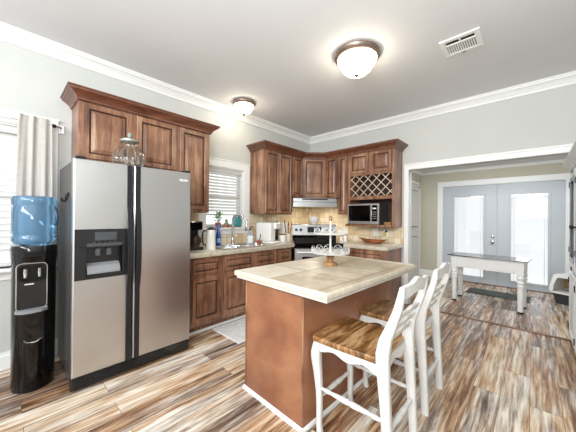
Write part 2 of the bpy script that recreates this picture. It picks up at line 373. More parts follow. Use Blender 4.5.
m = MB(); m.box(1.28, DX0, HY, HY + 0.12, 0, HZ + 0.1); m.box(DX1, RX, HY, HY + 0.12, 0, HZ + 0.1); m.box(DX0, DX1, HY, HY + 0.12, DZ, HZ + 0.1); struct('wall_hall_back', m, M['hall'])
m = MB(); m.box(1.28, 1.40, 0.12, HY, 0, HZ + 0.1); struct('wall_hall_left', m, M['hall'])
m = MB(); m.box(1.28, RX + 0.1, 0.12, HY + 0.12, HZ, HZ + 0.08); struct('ceiling_hall', m, M['ceiling'])

# room crown moulding
cp = [(0, H), (0.10, H), (0.10, H - 0.012), (0.088, H - 0.02), (0.085, H - 0.032), (0.062, H - 0.044), (0.040, H - 0.066), (0.030, H - 0.082), (0.022, H - 0.084), (0.020, H - 0.104), (0.012, H - 0.112), (0, H - 0.112)]
m = MB(); m.sweep([(0, BY), (0, 0), (RX, 0), (RX, BY)], cp); struct('trim_1', m, M['trim'])
hp = [(0, HZ), (0.05, HZ), (0.045, HZ - 0.015), (0.02, HZ - 0.035), (0.012, HZ - 0.05), (0, HZ - 0.05)]
m = MB(); m.sweep([(1.40, 0.12), (1.40, HY), (RX, HY)], hp); struct('trim_2', m, M['trim'])
# casing of the wide opening
m = MB(); m.box(OX0 - 0.065, OX0, -0.018, 0, 0, OZ + 0.085, 0.004); m.box(OX0 - 0.065, OX1 + 0.065, -0.02, 0, OZ, OZ + 0.085, 0.005)
m.box(OX0 - 0.07, OX1 + 0.07, -0.03, 0, OZ + 0.062, OZ + 0.09, 0.006); m.box(OX1, OX1 + 0.065, -0.018, 0, 0, OZ, 0.004); struct('trim_3', m, M['trim'])
# floor transition strip under the opening
m = MB(); m.prism([(-0.025, 0.0), (-0.018, 0.010), (0.018, 0.010), (0.025, 0.0)], OX0 + 0.0, OX1, frame=((0, 0, 0.0005), (0, 1, 0), (0, 0, 1), (1, 0, 0))); struct('trim_4', m, M['strip'])
bb = [(0, 0), (0.016, 0), (0.016, 0.11), (0.010, 0.125), (0.008, 0.145), (0, 0.145)]
m = MB(); m.sweep([(0, BY), (0, -2.90)], bb); struct('baseboard_left', m, M['trim'])
m = MB(); m.sweep([(RX, -0.02), (RX, BY)], bb); struct('baseboard_right', m, M['trim'])
m = MB(); m.sweep([(1.40, 2.31), (1.40, HY), (1.74, HY)], bb); m.sweep([(3.85, HY), (RX, HY)], bb); struct('baseboard_hall', m, M['trim'])

# backsplash tile
m = MB(); m.box(0, 0.010, -2.86, W2[0] - 0.115, 0.915, 1.362); m.box(0, 0.010, W2[0] - 0.115, W2[1] + 0.115, 0.915, W2[2] - 0.105); m.box(0, 0.010, W2[1] + 0.115, -0.012, 0.915, 1.362); m.box(0, 0.010, -0.90, -0.012, 1.362, 1.66)
struct('wall_backsplash_left', m, M['bsl'])
m = MB(); m.box(0.0, 1.85, -0.010, 0, 0.915, 1.185); m.box(0.0, 1.08, -0.010, 0, 1.185, 1.66); struct('wall_backsplash_back', m, M['bsb'])

# windows
def window(n, w, sill=True, cas=0.115):
    y0, y1, z0, z1 = w
    m = MB(); m.box(0, 0.018, y0 - cas, y0, z0 - 0.0, z1 + cas, 0.004); m.box(0, 0.018, y1, y1 + cas, z0, z1 + cas, 0.004); m.box(0, 0.02, y0 - cas, y1 + cas, z1, z1 + cas, 0.004); m.box(0, 0.028, y0 - cas - 0.01, y1 + cas + 0.01, z1 + cas - 0.02, z1 + cas, 0.005)
    m.box(-0.13, 0, y0 - 0.0, y0 + 0.012, z0, z1); m.box(-0.13, 0, y1 - 0.012, y1, z0, z1); m.box(-0.13, 0, y0, y1, z1 - 0.012, z1)
    root = struct(n, m, M['trim'])
    m = MB(); m.box(-0.13, 0.075, y0 - cas, y1 + cas, z0 - 0.028, z0, 0.006); m.box(0, 0.016, y0 - cas, y1 + cas, z0 - 0.10, z0 - 0.028, 0.004); struct('window_sill', m, M['trim'], root)
    m = MB()
    for a, b, c, d in ((y0 + .012, y0 + .05, z0, z1), (y1 - .05, y1 - .012, z0, z1), (y0, y1, z0, z0 + .045), (y0, y1, z1 - .05, z1 - .012), (y0, y1, (z0 + z1) / 2 - .02, (z0 + z1) / 2 + .02)): m.box(-0.115, -0.085, a, b, c, d, 0.003)
    struct('window_sash', m, M['trim'], root)
    m = MB(); m.box(-0.102, -0.098, y0 + .04, y1 - .04, z0 + .04, z1 - .04); struct('window_pane', m, M['pane'], root)
window('window_1', W1); window('window_2', W2)

# french doors with blinds between the panes
def french(n, x0, x1, hinge_left):
    y = HY + 0.03; z0, z1 = 0.012, 2.005
    gx0, gx1, gz0, gz1 = (x0 + 0.205, x1 - 0.205, 0.13, 1.80)
    m = MB()
    for a, b, c, d in ((x0, gx0, z0, z1), (gx1, x1, z0, z1), (gx0, gx1, z0, gz0), (gx0, gx1, gz1, z1)): m.box(a, b, y, y + 0.044, c, d)
    root = struct(n, m, M['door'])
    m = MB()
    for a, b, c, d in ((gx0 - .03, gx0 + .008, gz0 - .03, gz1 + .03), (gx1 - .008, gx1 + .03, gz0 - .03, gz1 + .03), (gx0, gx1, gz0 - .03, gz0 + .008), (gx0, gx1, gz1 - .008, gz1 + .03)): m.box(a, b, y - 0.012, y + 0.002, c, d, 0.004)
    struct('glazing_bead', m, M['door'], root)
    m = MB(); m.box(gx0, gx1, y + 0.006, y + 0.009, gz0, gz1); m.box(gx0, gx1, y + 0.036, y + 0.039, gz0, gz1); struct('door_pane', m, M['pane'], root)
    m = MB(); k = int((gz1 - gz0) / 0.0145)
    for i in range(k):
        z = gz0 + 0.006 + i * 0.0145
        m.add([(gx0 + .004, y + .0165, z + .0045), (gx1 - .004, y + .0165, z + .0045), (gx1 - .004, y + .0285, z - .002), (gx0 + .004, y + .0285, z - .002)], [(0, 1, 2, 3)])
    m.box(gx0, gx1, y + .014, y + .031, gz1 - .028, gz1)
    for f in (0.1, 0.9): m.box(gx0 + (gx1 - gx0) * f - .004, gx0 + (gx1 - gx0) * f + .004, y + .0135, y + .0155, gz0, gz1)
    struct('door_blind', m, M['slat'], root)
    return root, y
r, y = french('door_1', 1.862, 2.792, True)
m = MB()
for z, rr in ((0.975, 0.030), (0.855, 0.033)):
    m.M = Matrix.Translation((2.728, y, z)) @ Matrix.Rotation(math.pi / 2, 4, 'X'); m.lathe([(rr, 0), (rr, .010), (rr * .8, .014), (.012, .016), (.012, .03), (.026 if z < .9 else .016, .042), (.028 if z < .9 else .016, .056), (.018, .066), (0, .068)] if z < .9 else [(rr, 0), (rr, .012), (rr * .7, .020), (.01, .021), (.01, .034), (0, .035)], seg=18)
m.M = Matrix.Identity(4); struct('door_knob', m, M['chrome'], r, smooth=40)
r, y = french('door_2', 2.799, 3.729, False)
m = MB(); m.box(2.790, 2.806, y - 0.012, y + 0.001, 0.012, 2.005, 0.003); struct('astragal', m, M['door'], r)
m = MB(); c = 0.09
m.box(DX0 - c, DX0 + .012, HY - .018, HY, 0, DZ + c, .004); m.box(DX1 - .012, DX1 + c, HY - .018, HY, 0, DZ + c, .004); m.box(DX0 - c, DX1 + c, HY - .02, HY, DZ - .012, DZ + c, .004)
m.box(DX0, DX0 + .015, HY, HY + .12, 0, DZ); m.box(DX1 - .015, DX1, HY, HY + .12, 0, DZ); m.box(DX0, DX1, HY, HY + .12, 2.0075, DZ); m.box(DX0, DX1, HY + .078, HY + .12, 1.98, 2.0075)
struct('trim_5', m, M['trim'])
m = MB(); m.box(DX0 + .015, DX1 - .015, HY - .01, HY + .12, 0.0, 0.011, .003); struct('trim_6', m, M['strip'])
# side door of the hall
m = MB(); m.box(1.40, 1.425, 1.50, 2.235, 0.01, 2.06, .003)
r = struct('door_3', m, M['white'])
m = MB()
for z0, z1 in ((0.2, 0.95), (1.1, 1.95)): m.panel((1.425, 1.62, z0), (0, 1, 0), (0, 0, 1), (1, 0, 0), 0.5, z1 - z0, 0.03, 0.008, gi=0)
struct('door_panel', m, M['white'], r)
m = MB(); m.box(1.40, 1.43, 2.235, 2.295, 0, 2.125, .004); m.box(1.40, 1.43, 1.44, 1.50, 0, 2.125, .004); m.box(1.40, 1.43, 1.44, 2.295, 2.065, 2.125, .004); struct('trim_7', m, M['trim'])
m = MB(); m.box(1.425, 1.432, 2.17, 2.235, 2.0, 2.03, .002); struct('door_dark_mark', m, M['dark'], r)  # small dark mark near the top of the slab

# ------------------------------------------------------------------ cabinets
UX = (1, 0, 0); UY = (0, 1, 0); UZ = (0, 0, 1)
CM = [M['cab'], M['glaze']]
def door_on(parent, name, o, u, n, w, h, fr=0.055):
    m = MB(); m.panel(o, u, UZ, n, w, h, fr, 0.02); return part(name, m, CM, parent, world=True)
NX = (1, 0, 0); NY = (0, -1, 0)
G = 0.0006
# over the fridge: two doors
t = thing('wall_cabinet', 'wide two-door wooden wall cabinet directly above the steel refrigerator', 'cabinet', (0.165, -3.3, 1.82))
m = MB(); m.box(G, 0.33, -3.757, -2.858, 1.80, 2.357, 0.002); part('body', m, CM, t, world=True)
door_on(t, 'door', (0.33, -3.725, 1.835), UY, NX, 0.395, 0.50); door_on(t, 'door', (0.33, -3.285, 1.835), UY, NX, 0.405, 0.50)
t = thing('tall_wall_cabinet', 'tall single-door wooden wall cabinet between refrigerator and sink window', 'cabinet', (0.165, -2.66, 1.36))
m = MB(); m.box(G, 0.33, -2.857, -2.453, 1.362, 2.357, 0.002); part('body', m, CM, t, world=True)
door_on(t, 'door', (0.33, -2.835, 1.40), UY, NX, 0.355, 0.935)
m = MB(); m.tube([(0.350, -2.815, 1.80), (0.372, -2.812, 1.81), (0.376, -2.80, 1.845)], 0.006, 6); part('handle', m, M['dark'], t, world=True)
# right of the window: two doors
t = thing('wall_cabinet', 'tall two-door wooden wall cabinet right of the sink window', 'cabinet', (0.165, -1.22, 1.36))
m = MB(); m.box(G, 0.33, -1.530, -0.903, 1.362, 2.357, 0.002); part('body', m, CM, t, world=True)
door_on(t, 'door', (0.33, -1.513, 1.375), UY, NX, 0.300, 0.965, 0.05); door_on(t, 'door', (0.33, -1.207, 1.375), UY, NX, 0.290, 0.965, 0.05)
m = MB(); m.box(0.350, 0.366, -0.945, -0.930, 1.40, 1.45, .003); part('handle', m, M['dark'], t, world=True)
# corner unit above the hood
t = thing('corner_wall_cabinet', 'angled corner wall cabinet with three doors above the range hood', 'cabinet', (0.2, -0.2, 1.66))
m = MB(); m.prism([(G, -0.902), (0.33, -0.902), (0.33, -0.62), (0.62, -0.33), (0.876, -0.33), (0.876, -G), (G, -G)], 1.662, 2.357); part('body', m, CM, t, world=True)
door_on(t, 'door', (0.33, -0.880, 1.69), UY, NX, 0.235, 0.65, 0.042)
s = 0.7071
door_on(t, 'door', (0.33 + 0.02 * s, -0.62 + 0.02 * s, 1.69), (s, s, 0), (s, -s, 0), 0.37, 0.65, 0.05)
door_on(t, 'door', (0.640, -0.33, 1.69), UX, NY, 0.215, 0.65, 0.042)
# narrow
t = thing('narrow_wall_cabinet', 'narrow single-door wall cabinet between hood corner and wine rack', 'cabinet', (0.97, -0.165, 1.37))
m = MB(); m.box(0.878, 1.068, -0.33, -G, 1.372, 2.357, 0.002); part('body', m, CM, t, world=True)
door_on(t, 'door', (0.888, -0.33, 1.385), UX, NY, 0.165, 0.955, 0.045)
# wine rack / microwave unit
t = thing('microwave_cabinet', 'wooden wall cabinet with wine lattice and open microwave shelf', 'cabinet', (1.45, -0.165, 1.185))
m = MB(); X0, X1 = 1.070, 1.824
m.box(X0, X0 + 0.035, -0.33, -G, 1.187, 2.357, .002); m.box(X1 - 0.032, X1, -0.33, -G, 1.187, 2.357, .002)
m.box(X0 + .035, X1 - .032, -0.3295, -G, 1.995, 2.357, 0.0); m.box(X0 + .035, X1 - .032, -0.3295, -G, 1.605, 1.660, .001)
part('body', m, CM, t, world=True)
m = MB(); m.box(X0 + .03, X1 - .03, -0.325, -0.02, 1.187, 1.212, .002); m.box(X0 - 0.03, X1 - 0.033, -0.375, -0.325, 1.182, 1.214, .006); part('shelf', m, CM, t, world=True)
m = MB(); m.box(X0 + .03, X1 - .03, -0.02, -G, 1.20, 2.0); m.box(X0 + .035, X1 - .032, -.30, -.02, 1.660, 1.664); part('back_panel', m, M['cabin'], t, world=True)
door_on(t, 'door', (1.100, -0.33, 2.025), UX, NY, 0.322, 0.315, 0.055); door_on(t, 'door', (1.462, -0.33, 2.025), UX, NY, 0.325, 0.315, 0.055)
# lattice
m = MB(); lx0, lx1, lz0, lz1 = X0 + .036, X1 - .033, 1.662, 1.993; st = 0.142
def clip_line(c, sgn):
    # line z = lz0 + sgn*(x - c)
    pts = []
    xa, xb = lx0, lx1
    za, zb = lz0 + sgn * (xa - c), lz0 + sgn * (xb - c)
    lo = max(xa, min(c + (0) * sgn, c + (lz1 - lz0) * sgn)); hi = min(xb, max(c, c + (lz1 - lz0) * sgn))
    if hi - lo < 0.01: return None
    return (lo, lz0 + sgn * (lo - c)), (hi, lz0 + sgn * (hi - c))
for k in range(-6, 14):
    for sgn, yy in ((1, -0.318), (-1, -0.306)):
        q = clip_line(lx0 + k * st + (0.03 if sgn > 0 else 0.0), sgn)
        if not q: continue
        (xa, za), (xb, zb) = q; d = Vector((xb - xa, 0, zb - za)).normalized(); p = Vector((-d.z, 0, d.x)) * 0.005
        a, b = Vector((xa, yy, za)), Vector((xb, yy, zb)); e = Vector((0, 0.012, 0))
        v = [a - p, a + p, b + p, b - p]; v = [tuple(c) for c in v] + [tuple(c + e) for c in v]
        m.add(v, [(0, 1, 2, 3), (7, 6, 5, 4), (0, 4, 5, 1), (1, 5, 6, 2), (2, 6, 7, 3), (3, 7, 4, 0)])
part('wine_lattice', m, plain('lattice_wood', '#d8c3ae', 0.4, var=0.12), t, label='pale crossed wine lattice', world=True)
# crowns
crown = [(0, 2.335), (0.012, 2.335), (0.014, 2.352), (0.030, 2.372), (0.060, 2.395), (0.074, 2.402), (0.078, 2.418), (0.088, 2.420), (0.088, 2.430), (0, 2.430)]
crown = [(o + 0.0006, z + 0.0235) for o, z in crown]
crown = [(o, z - 0.012) for o, z in crown]
m = MB(); m.sweep([(0, -3.757), (0.351, -3.757), (0.351, -2.453), (0, -2.453)], crown, cap=True); m.sweep([(0.0, -3.757), (0.351, -3.757)], [(0, 2.3585), (-0.001, 2.3585), (-0.001, 2.43), (0, 2.43)])
solo('cabinet_crown', m, M['crownwood'], 'wooden crown moulding along cabinets above the refrigerator', 'moulding')
m = MB(); m.sweep([(0, -1.530), (0.351, -1.530), (0.351, -0.629), (0.629, -0.351), (1.824, -0.351), (1.824, 0)], crown)
solo('cabinet_crown', m, M['crownwood'], 'wooden crown moulding bent round the corner cabinets over the hood', 'moulding')

# base cabinets, left run
FX = 0.598
def base_unit(name, label, y0, y1, drawers, doors):
    t = thing(name, label, 'cabinet', (0.3, (y0 + y1) / 2, 0))
    m = MB(); m.box(0.012, FX, y0, y1, 0.10, 0.868, .001); m.box(0.012, 0.525, y0, y1, 0.0, 0.10); part('body', m, CM, t, world=True)
    for a, b in drawers: 
        m = MB(); m.panel((FX, a, 0.668), UY, UZ, NX, b - a, 0.165, 0.042, 0.02); part('drawer', m, CM, t, world=True)
    for a, b in doors: door_on(t, 'door', (FX, a, 0.145), UY, NX, b - a, 0.485, 0.055)
    return t
base_unit('base_cabinet', 'base cabinet with one drawer and door, next to the refrigerator', -2.862, -2.431, [(-2.81, -2.455)], [(-2.81, -2.455)])
base_unit('base_cabinet', 'wide base cabinet under the sink with two false drawer fronts', -2.430, -1.526, [(-2.405, -1.972), (-1.925, -1.545)], [(-2.405, -1.985), (-1.945, -1.545)])
base_unit('base_cabinet', 'narrow base cabinet at the end of the run beside the range', -1.525, -1.196, [(-1.472, -1.225)], [(-1.472, -1.225)])
m = MB(); m.sweep([(0.526, -2.862), (0.526, -1.20)], [(0, 0.0), (0.014, 0.0), (0.014, 0.012), (0.008, 0.022), (0, 0.026)]); struct('baseboard_cabinet', m, M['trim'])
# right of the range
t = thing('base_cabinet', 'wooden base cabinet right of the range under the dough bowl', 'cabinet', (1.52, -0.3, 0))
m = MB(); m.box(1.190, 1.822, -0.598, -0.012, 0.10, 0.868, .001); m.box(1.215, 1.822, -0.525, -0.012, 0, 0.10); part('body', m, CM, t, world=True)
m = MB(); m.panel((1.225, -0.598, 0.668), UX, UZ, NY, 0.56, 0.165, 0.042, 0.02); part('drawer', m, CM, t, world=True)
door_on(t, 'door', (1.225, -0.598, 0.145), UX, NY, 0.275, 0.485); door_on(t, 'door', (1.510, -0.598, 0.145), UX, NY, 0.275, 0.485)

# worktop (one L-shaped tiled slab with the sink opening)
ZC0, ZC1 = 0.869, 0.915
SK = (0.13, 0.54, -2.36, -1.62)
t = thing('worktop', 'cream stone-tiled L-shaped countertop running round the corner behind the range', 'countertop', (0.3, -2.0, ZC0))
m = MB()
m.box(0.011, 0.618, -2.862, SK[2], ZC0, ZC1); m.box(0.011, SK[0], SK[2], SK[3], ZC0, ZC1); m.box(SK[1], 0.618, SK[2], SK[3], ZC0, ZC1)
m.prism([(0.011, SK[3]), (0.618, SK[3]), (0.618, -1.165), (0.176, -0.723), (0.011, -0.5585)], ZC0, ZC1)
m.prism([(0.011, -0.5585), (0.176, -0.723), (0.723, -0.176), (0.5585, -0.011), (0.011, -0.011)], ZC0, ZC1)
m.prism([(0.5585, -0.011), (0.723, -0.176), (1.165, -0.618), (1.835, -0.618), (1.835, -0.011)], ZC0, ZC1)
part('slab', m, M['ctop'], t, world=True)
nose = [(0, ZC0 - 0.006), (0.012, ZC0 - 0.006), (0.018, ZC0 + 0.008), (0.018, ZC1 - 0.010), (0.011, ZC1 + 0.001), (0, ZC1 + 0.001)]
m = MB(); m.sweep([(0.619, -2.862), (0.619, -1.172), (0.60, -1.153)], nose); m.sweep([(1.172, -0.619), (1.836, -0.619), (1.836, -0.011)], nose); part('edge_tile', m, M['edge'], t, world=True, smooth=40)

# ------------------------------------------------------------------ sink, faucet
t = thing('sink', 'stainless double-bowl kitchen sink set in the tiled counter under the window', 'sink', (0.33, -1.99, 0.9152))
m = MB(); x0, x1, y0, y1 = -0.205 - .02, 0.205 + .03, -0.39, 0.39
def ring(m, xa, xb, ya, yb, w, z0, z1):
    m.box(xa, xb, ya, ya + w, z0, z1, .001); m.box(xa, xb, yb - w, yb, z0, z1, .001); m.box(xa, xa + w, ya + w, yb - w, z0, z1, .001); m.box(xb - w, xb, ya + w, yb - w, z0, z1, .001)
ring(m, x0, x1, y0, y1, 0.035, 0.0006, 0.009); m.box(x0 + .03, x1 - .03, -0.02, 0.02, -0.004, 0.007, .001); m.box(x0 + .02, x0 + .08, y0 + .03, y1 - .03, 0.0006, 0.009, .001); part('rim', m, M['chrome'], t)
for a, b in ((-0.36, -0.02), (0.02, 0.36)):
    m = MB(); xa, xb = -0.19, 0.195
    z0 = -0.045
    v = [(xa, a, 0), (xb, a, 0), (xb, b, 0), (xa, b, 0), (xa + .01, a + .01, z0), (xb - .01, a + .01, z0), (xb - .01, b - .01, z0), (xa + .01, b - .01, z0)]
    m.add(v, [(4, 5, 6, 7), (0, 1, 5, 4), (1, 2, 6, 5), (2, 3, 7, 6), (3, 0, 4, 7)]); part('basin', m, M['chrome'], t)
t = thing('faucet', 'tall brushed gooseneck faucet rising behind the kitchen sink', 'faucet', (0.155, -1.97, 0.925))
m = MB(); m.lathe([(0.030, 0), (0.030, 0.008), (0.022, 0.014), (0.019, 0.05), (0.019, 0.09), (0.014, 0.10)], seg=18); part('base', m, M['chrome'], t, smooth=40)
R_ = 0.10; path = [(0, 0, 0.09), (0, 0, 0.31)]
dv = Vector((0.80, 0.60, 0))
for k in range(1, 14):
    a = math.pi * k / 13; q = dv * (R_ - R_ * math.cos(a)); path.append((q.x, q.y, 0.31 + R_ * math.sin(a)))
e = dv * (2 * R_); path.append((e.x, e.y, 0.29))
m = MB(); m.tube(path, 0.0125, 12); part('spout', m, M['chrome'], t, smooth=60)
m = MB(); m.tube([(e.x, e.y, 0.295), (e.x, e.y, 0.26), (e.x, e.y, 0.20), (e.x, e.y, 0.19)], [0.015, 0.018, 0.020, 0.016], 12); part('spray_head', m, M['chrome'], t, smooth=60)
m = MB(); m.tube([(0, 0.018, 0.06), (0.01, 0.045, 0.07), (0.02, 0.06, 0.13)], [0.010, 0.008, 0.006], 8); part('lever', m, M['chrome'], t, smooth=60)

# ------------------------------------------------------------------ refrigerator
t = thing('refrigerator', 'stainless side-by-side refrigerator with black ice and water dispenser', 'refrigerator', (0.46, -3.40, 0))
m = MB(); m.box(0.10, 0.748, -3.852, -2.946, 0.03, 1.738, 0.006); part('body', m, M['greybody'], t, world=True)
def slab_door(y0, y1, hole=None):
    xb, xf, z0, z1 = 0.757, 0.820, 0.105, 1.745
    m = MB(); L = [(xb, 0), (xf - .012, 0), (xf - .004, .003), (xf, .011)]; vs = []
    for x, i in L: vs += [(x, y0 + i, z0 + i), (x, y1 - i, z0 + i), (x, y1 - i, z1 - i), (x, y0 + i, z1 - i)]
    fs = [(i * 4 + c, i * 4 + (c + 1) % 4, i * 4 + 4 + (c + 1) % 4, i * 4 + 4 + c) for i in range(3) for c in range(4)] + [(3, 2, 1, 0)]
    if hole:
        a, b, c_, d = hole; vs += [(xf, a, c_), (xf, b, c_), (xf, b, d), (xf, a, d), (xb + .004, a, c_), (xb + .004, b, c_), (xb + .004, b, d), (xb + .004, a, d)]
        fs += [(12 + c, 12 + (c + 1) % 4, 16 + (c + 1) % 4, 16 + c) for c in range(4)] + [(16 + c, 16 + (c + 1) % 4, 20 + (c + 1) % 4, 20 + c) for c in range(4)] + [(20, 21, 22, 23)]
    else: fs.append((12, 13, 14, 15))
    return m.add(vs, fs)
DH = (-3.843, -3.503, 0.832, 1.208)
fz = part('freezer_door', slab_door(-3.858, -3.4585, DH), M['steel'], t, world=True)
fd = part('fridge_door', slab_door(-3.4525, -2.942), M['steel'], t, world=True)
def fridge_handle(y0, y1, par):
    prof = [(0.8205, 0.11), (0.832, 0.11), (0.834, 0.70), (0.852, 0.76), (0.868, 0.86), (0.874, 1.02), (0.868, 1.20), (0.852, 1.33), (0.834, 1.40), (0.832, 1.74), (0.8205, 1.74)]
    m = MB(); m.prism(prof, y0, y1, frame=((0, 0, 0), (1, 0, 0), (0, 0, 1), (0, 1, 0))); part('handle', m, M['navy'], par, world=True)
fridge_handle(-3.506, -3.470, fz); fridge_handle(-3.442, -3.404, fd)
m = MB(); m.box(0.75, 0.81, -3.858, -2.942, 0.012, 0.098, 0.004)
for k in range(5): m.box(0.81, 0.817, -3.84, -2.96, 0.022 + k * 0.014, 0.029 + k * 0.014, 0.001)
part('toe_grille', m, M['black'], t, world=True, label='black slotted toe grille')
for y in (-3.845, -3.01):
    m = MB(); m.box(0.68, 0.815, y, y + 0.065, 1.746, 1.766, 0.006); part('hinge_cover', m, M['black'], t, world=True)
# dispenser
d = thing  # (parts of the freezer door)
m = MB(); xf = 0.8205
ya, yb, za, zb = DH
m.box(xf - .001, xf + .006, ya - .004, yb + .004, zb - .135, zb + .004, .002); m.box(xf - .001, xf + .006, ya - .004, ya + .065, za - .004, zb - .135, .002); m.box(xf - .001, xf + .006, yb - .030, yb + .004, za - .004, zb - .135, .002); m.box(xf - .001, xf + .006, ya + .065, yb - .030, za - .004, za + .03, .002)
disp = part('dispenser', m, M['black'], fz, world=True, label='black ice and water dispenser')
m = MB(); m.box(xf + .0062, xf + .010, ya + .12, yb - .075, zb - .085, zb - .02, .002); m.box(xf + .0062, xf + .009, ya + .07, yb - .035, zb - .13, zb - .105, .001)
for k in range(5): m.lathe([(0.008, 0), (0.008, .004)], c=(xf + .009, ya + .115 + k * .035, zb - .10), seg=10)
part('control_panel', m, plain('panel_grey', '#45484d', .3), disp, world=True)
for a in (.13, .205):
    m = MB(); m.box(0.7645, 0.80, ya + a, ya + a + .035, 1.00, 1.06, .006); part('paddle', m, plain('paddle_grey', '#4d5055', .3), disp, world=True)
m = MB(); m.prism([(0.764, 0.866), (0.822, 0.866), (0.822, 0.880), (0.80, 0.925), (0.764, 0.945)], ya + .075, yb - .045, frame=((0, 0, 0), (1, 0, 0), (0, 0, 1), (0, 1, 0))); part('drip_tray', m, M['grey'], disp, world=True)
m = MB(); m.box(0.7615, 0.7635, ya + .001, yb - .001, za + .001, zb - .001); part('recess_lining', m, M['black'], disp, world=True)
# badge: a small script-like swoosh
m = MB(); pts = [(0.8212, -3.055 + 0.075 * i / 14, 1.665 + 0.007 * math.sin(i * 1.35) * (1 if i % 3 else .4)) for i in range(15)]
m.tube(pts, 0.0028, 6); m.tube([(0.8212, -3.018 + .043 * math.cos(a * .4189), 1.665 + .013 * math.sin(a * .4189)) for a in range(15)], 0.0014, 5, closed=True); part('badge', m, M['whiteplastic'], fd, world=True)

# glass jar on the fridge
t = thing('glass_jar', 'ribbed clear glass jar with metal rim on top of the refrigerator', 'jar', (0.60, -3.425, 1.7405))
rib = lambda a, z: 1 + 0.045 * math.cos(16 * a) * (1 if 0.01 < z < 0.22 else 0)
m = MB(); pr = [(0.0, 0.001), (0.095, 0.001), (0.120, 0.02), (0.135, 0.06), (0.133, 0.10), (0.115, 0.15), (0.085, 0.19), (0.062, 0.215), (0.062, 0.245)]
m.lathe(pr + [(r - .005, max(z, .008)) for r, z in reversed(pr[1:])] + [(0, .008)], seg=96, rib=rib); part('glass_body', m, M['glass'], t, smooth=60)
m = MB(); m.lathe([(0.060, 0.2455), (0.074, 0.2455), (0.078, 0.252), (0.078, 0.262), (0.070, 0.268), (0.050, 0.278), (0.018, 0.285), (0.012, 0.295), (0.020, 0.310), (0.016, 0.328), (0, 0.334)], seg=28); part('lid', m, plain('jar_lid', '#a9b0aa', 0.3, 0.6), t, smooth=40)
# hook rack stuck to the fridge side
t = thing('magnetic_hook', 'black magnetic double hook on the side of the refrigerator', 'hook', (0.55, -3.853, 1.47))
m = MB(); m.box(-0.06, 0.06, -0.008, -0.0005, -0.005, 0.03, .003); part('plate', m, M['dark'], t)
for dx in (-0.035, 0.035):
    m = MB(); m.tube([(dx, -.006, .015), (dx, -.010, -.03), (dx, -.020, -.045), (dx, -.034, -.035), (dx, -.036, -.015)], 0.005, 6); part('hook', m, M['dark'], t, smooth=60)

# ------------------------------------------------------------------ water cooler and bottle
t = thing('water_cooler', 'glossy black floor-standing water cooler between refrigerator and window', 'water cooler', (0.42, -4.035, 0))
def sup(ax, ay, n=48, e=2.7, ox=0.0):
    P = []
    for k in range(n):
        a = 2 * math.pi * k / n; c, s_ = math.cos(a), math.sin(a)
        P.append((ox + ax * math.copysign(abs(c) ** (2 / e), c), ay * math.copysign(abs(s_) ** (2 / e), s_)))
    return P
def loft(m, secs, mi=0):
    n = len(secs[0][0]); vs = []; fs = []
    for P, z in secs: vs += [(p[0], p[1], z) for p in P]
    for i in range(len(secs) - 1):
        for k in range(n): fs.append((i * n + k, i * n + (k + 1) % n, (i + 1) * n + (k + 1) % n, (i + 1) * n + k))
    fs += [tuple(range(n - 1, -1, -1)), tuple((len(secs) - 1) * n + k for k in range(n))]
    return m.add(vs, fs, mi)
m = MB(); loft(m, [(sup(.138, .122), 0), (sup(.142, .126), .01), (sup(.142, .126), .3), (sup(.146, .128), .62), (sup(.146, .128), .95), (sup(.156, .134), 1.00), (sup(.158, .135), 1.065), (sup(.150, .130), 1.085)])
part('body', m, M['gloss'], t, smooth=40)
m = MB(); fx = 0.1475
def rr(w, h, r, n=5):
    P = []
    for cx, cy, a0 in ((w / 2 - r, h / 2 - r, 0), (-w / 2 + r, h / 2 - r, 90), (-w / 2 + r, -h / 2 + r, 180), (w / 2 - r, -h / 2 + r, 270)):
        for k in range(n + 1):
            a = math.radians(a0 + 90 * k / n); P.append((cx + r * math.cos(a), cy + r * math.sin(a)))
    return P
pa = [(fx, -.02 + p[0], .785 + p[1]) for p in rr(.165, .345, .03)]
m.tube(pa, .005, 6, closed=True); part('recess_trim', m, M['chrome'], t, smooth=60)
m = MB(); m.prism(rr(.158, .335, .028), -0.02, 0.002, frame=((fx - .003, -.02, .785), (0, 1, 0), (0, 0, 1), (1, 0, 0))); part('recess_panel', m, M['black'], t)
m = MB(); m.prism(rr(.15, .12, .03), 0, 0.016, frame=((fx, -.02, .885), (0, 1, 0), (0, 0, 1), (1, 0, 0))); part('tap_housing', m, M['gloss'], t)
for dy in (-.058, .018):
    m = MB(); m.tube([(fx + .010, dy, .90), (fx + .034, dy, .895), (fx + .036, dy, .86)], [.012, .012, .009], 10); m.tube([(fx + .034, dy, .898), (fx + .040, dy, .925)], [.012, .010], 8); part('tap', m, M['chrome'], t, smooth=50)
m = MB(); m.box(fx, fx + .003, -.06, -.01, .80, .808); part('sticker', m, M['whiteplastic'], t)
m = MB(); m.prism([(0, -.09), (0.03, -.085), (0.06, -.05), (.066, 0), (.06, .05), (.03, .085), (0, .09)], .600, .622, frame=((fx - .004, -.02, 0), (1, 0, 0), (0, 1, 0), (0, 0, 1))); part('drip_tray', m, M['grey'], t)
m = MB(); loft(m, [([(.11 + p[0], -.01 + p[1]) for p in sup(.052, .062, 28, 2.2)], .004), ([(.11 + p[0], -.01 + p[1]) for p in sup(.052, .062, 28, 2.2)], .40)]); nv = 28; m.v[-nv:] = [(x_, y_, z_ - (x_ - .11) * .8) for x_, y_, z_ in m.v[-nv:]]; part('front_column', m, M['gloss'], t, smooth=40)
m = MB(); m.tube([(.122 + .034 * math.cos(a * .314), -.01 + .050 * math.sin(a * .314), .4045 - .8 * (.012 + .034 * math.cos(a * .314))) for a in range(20)], .0055, 6, closed=True); part('vent_ring', m, M['chrome'], t, smooth=60)
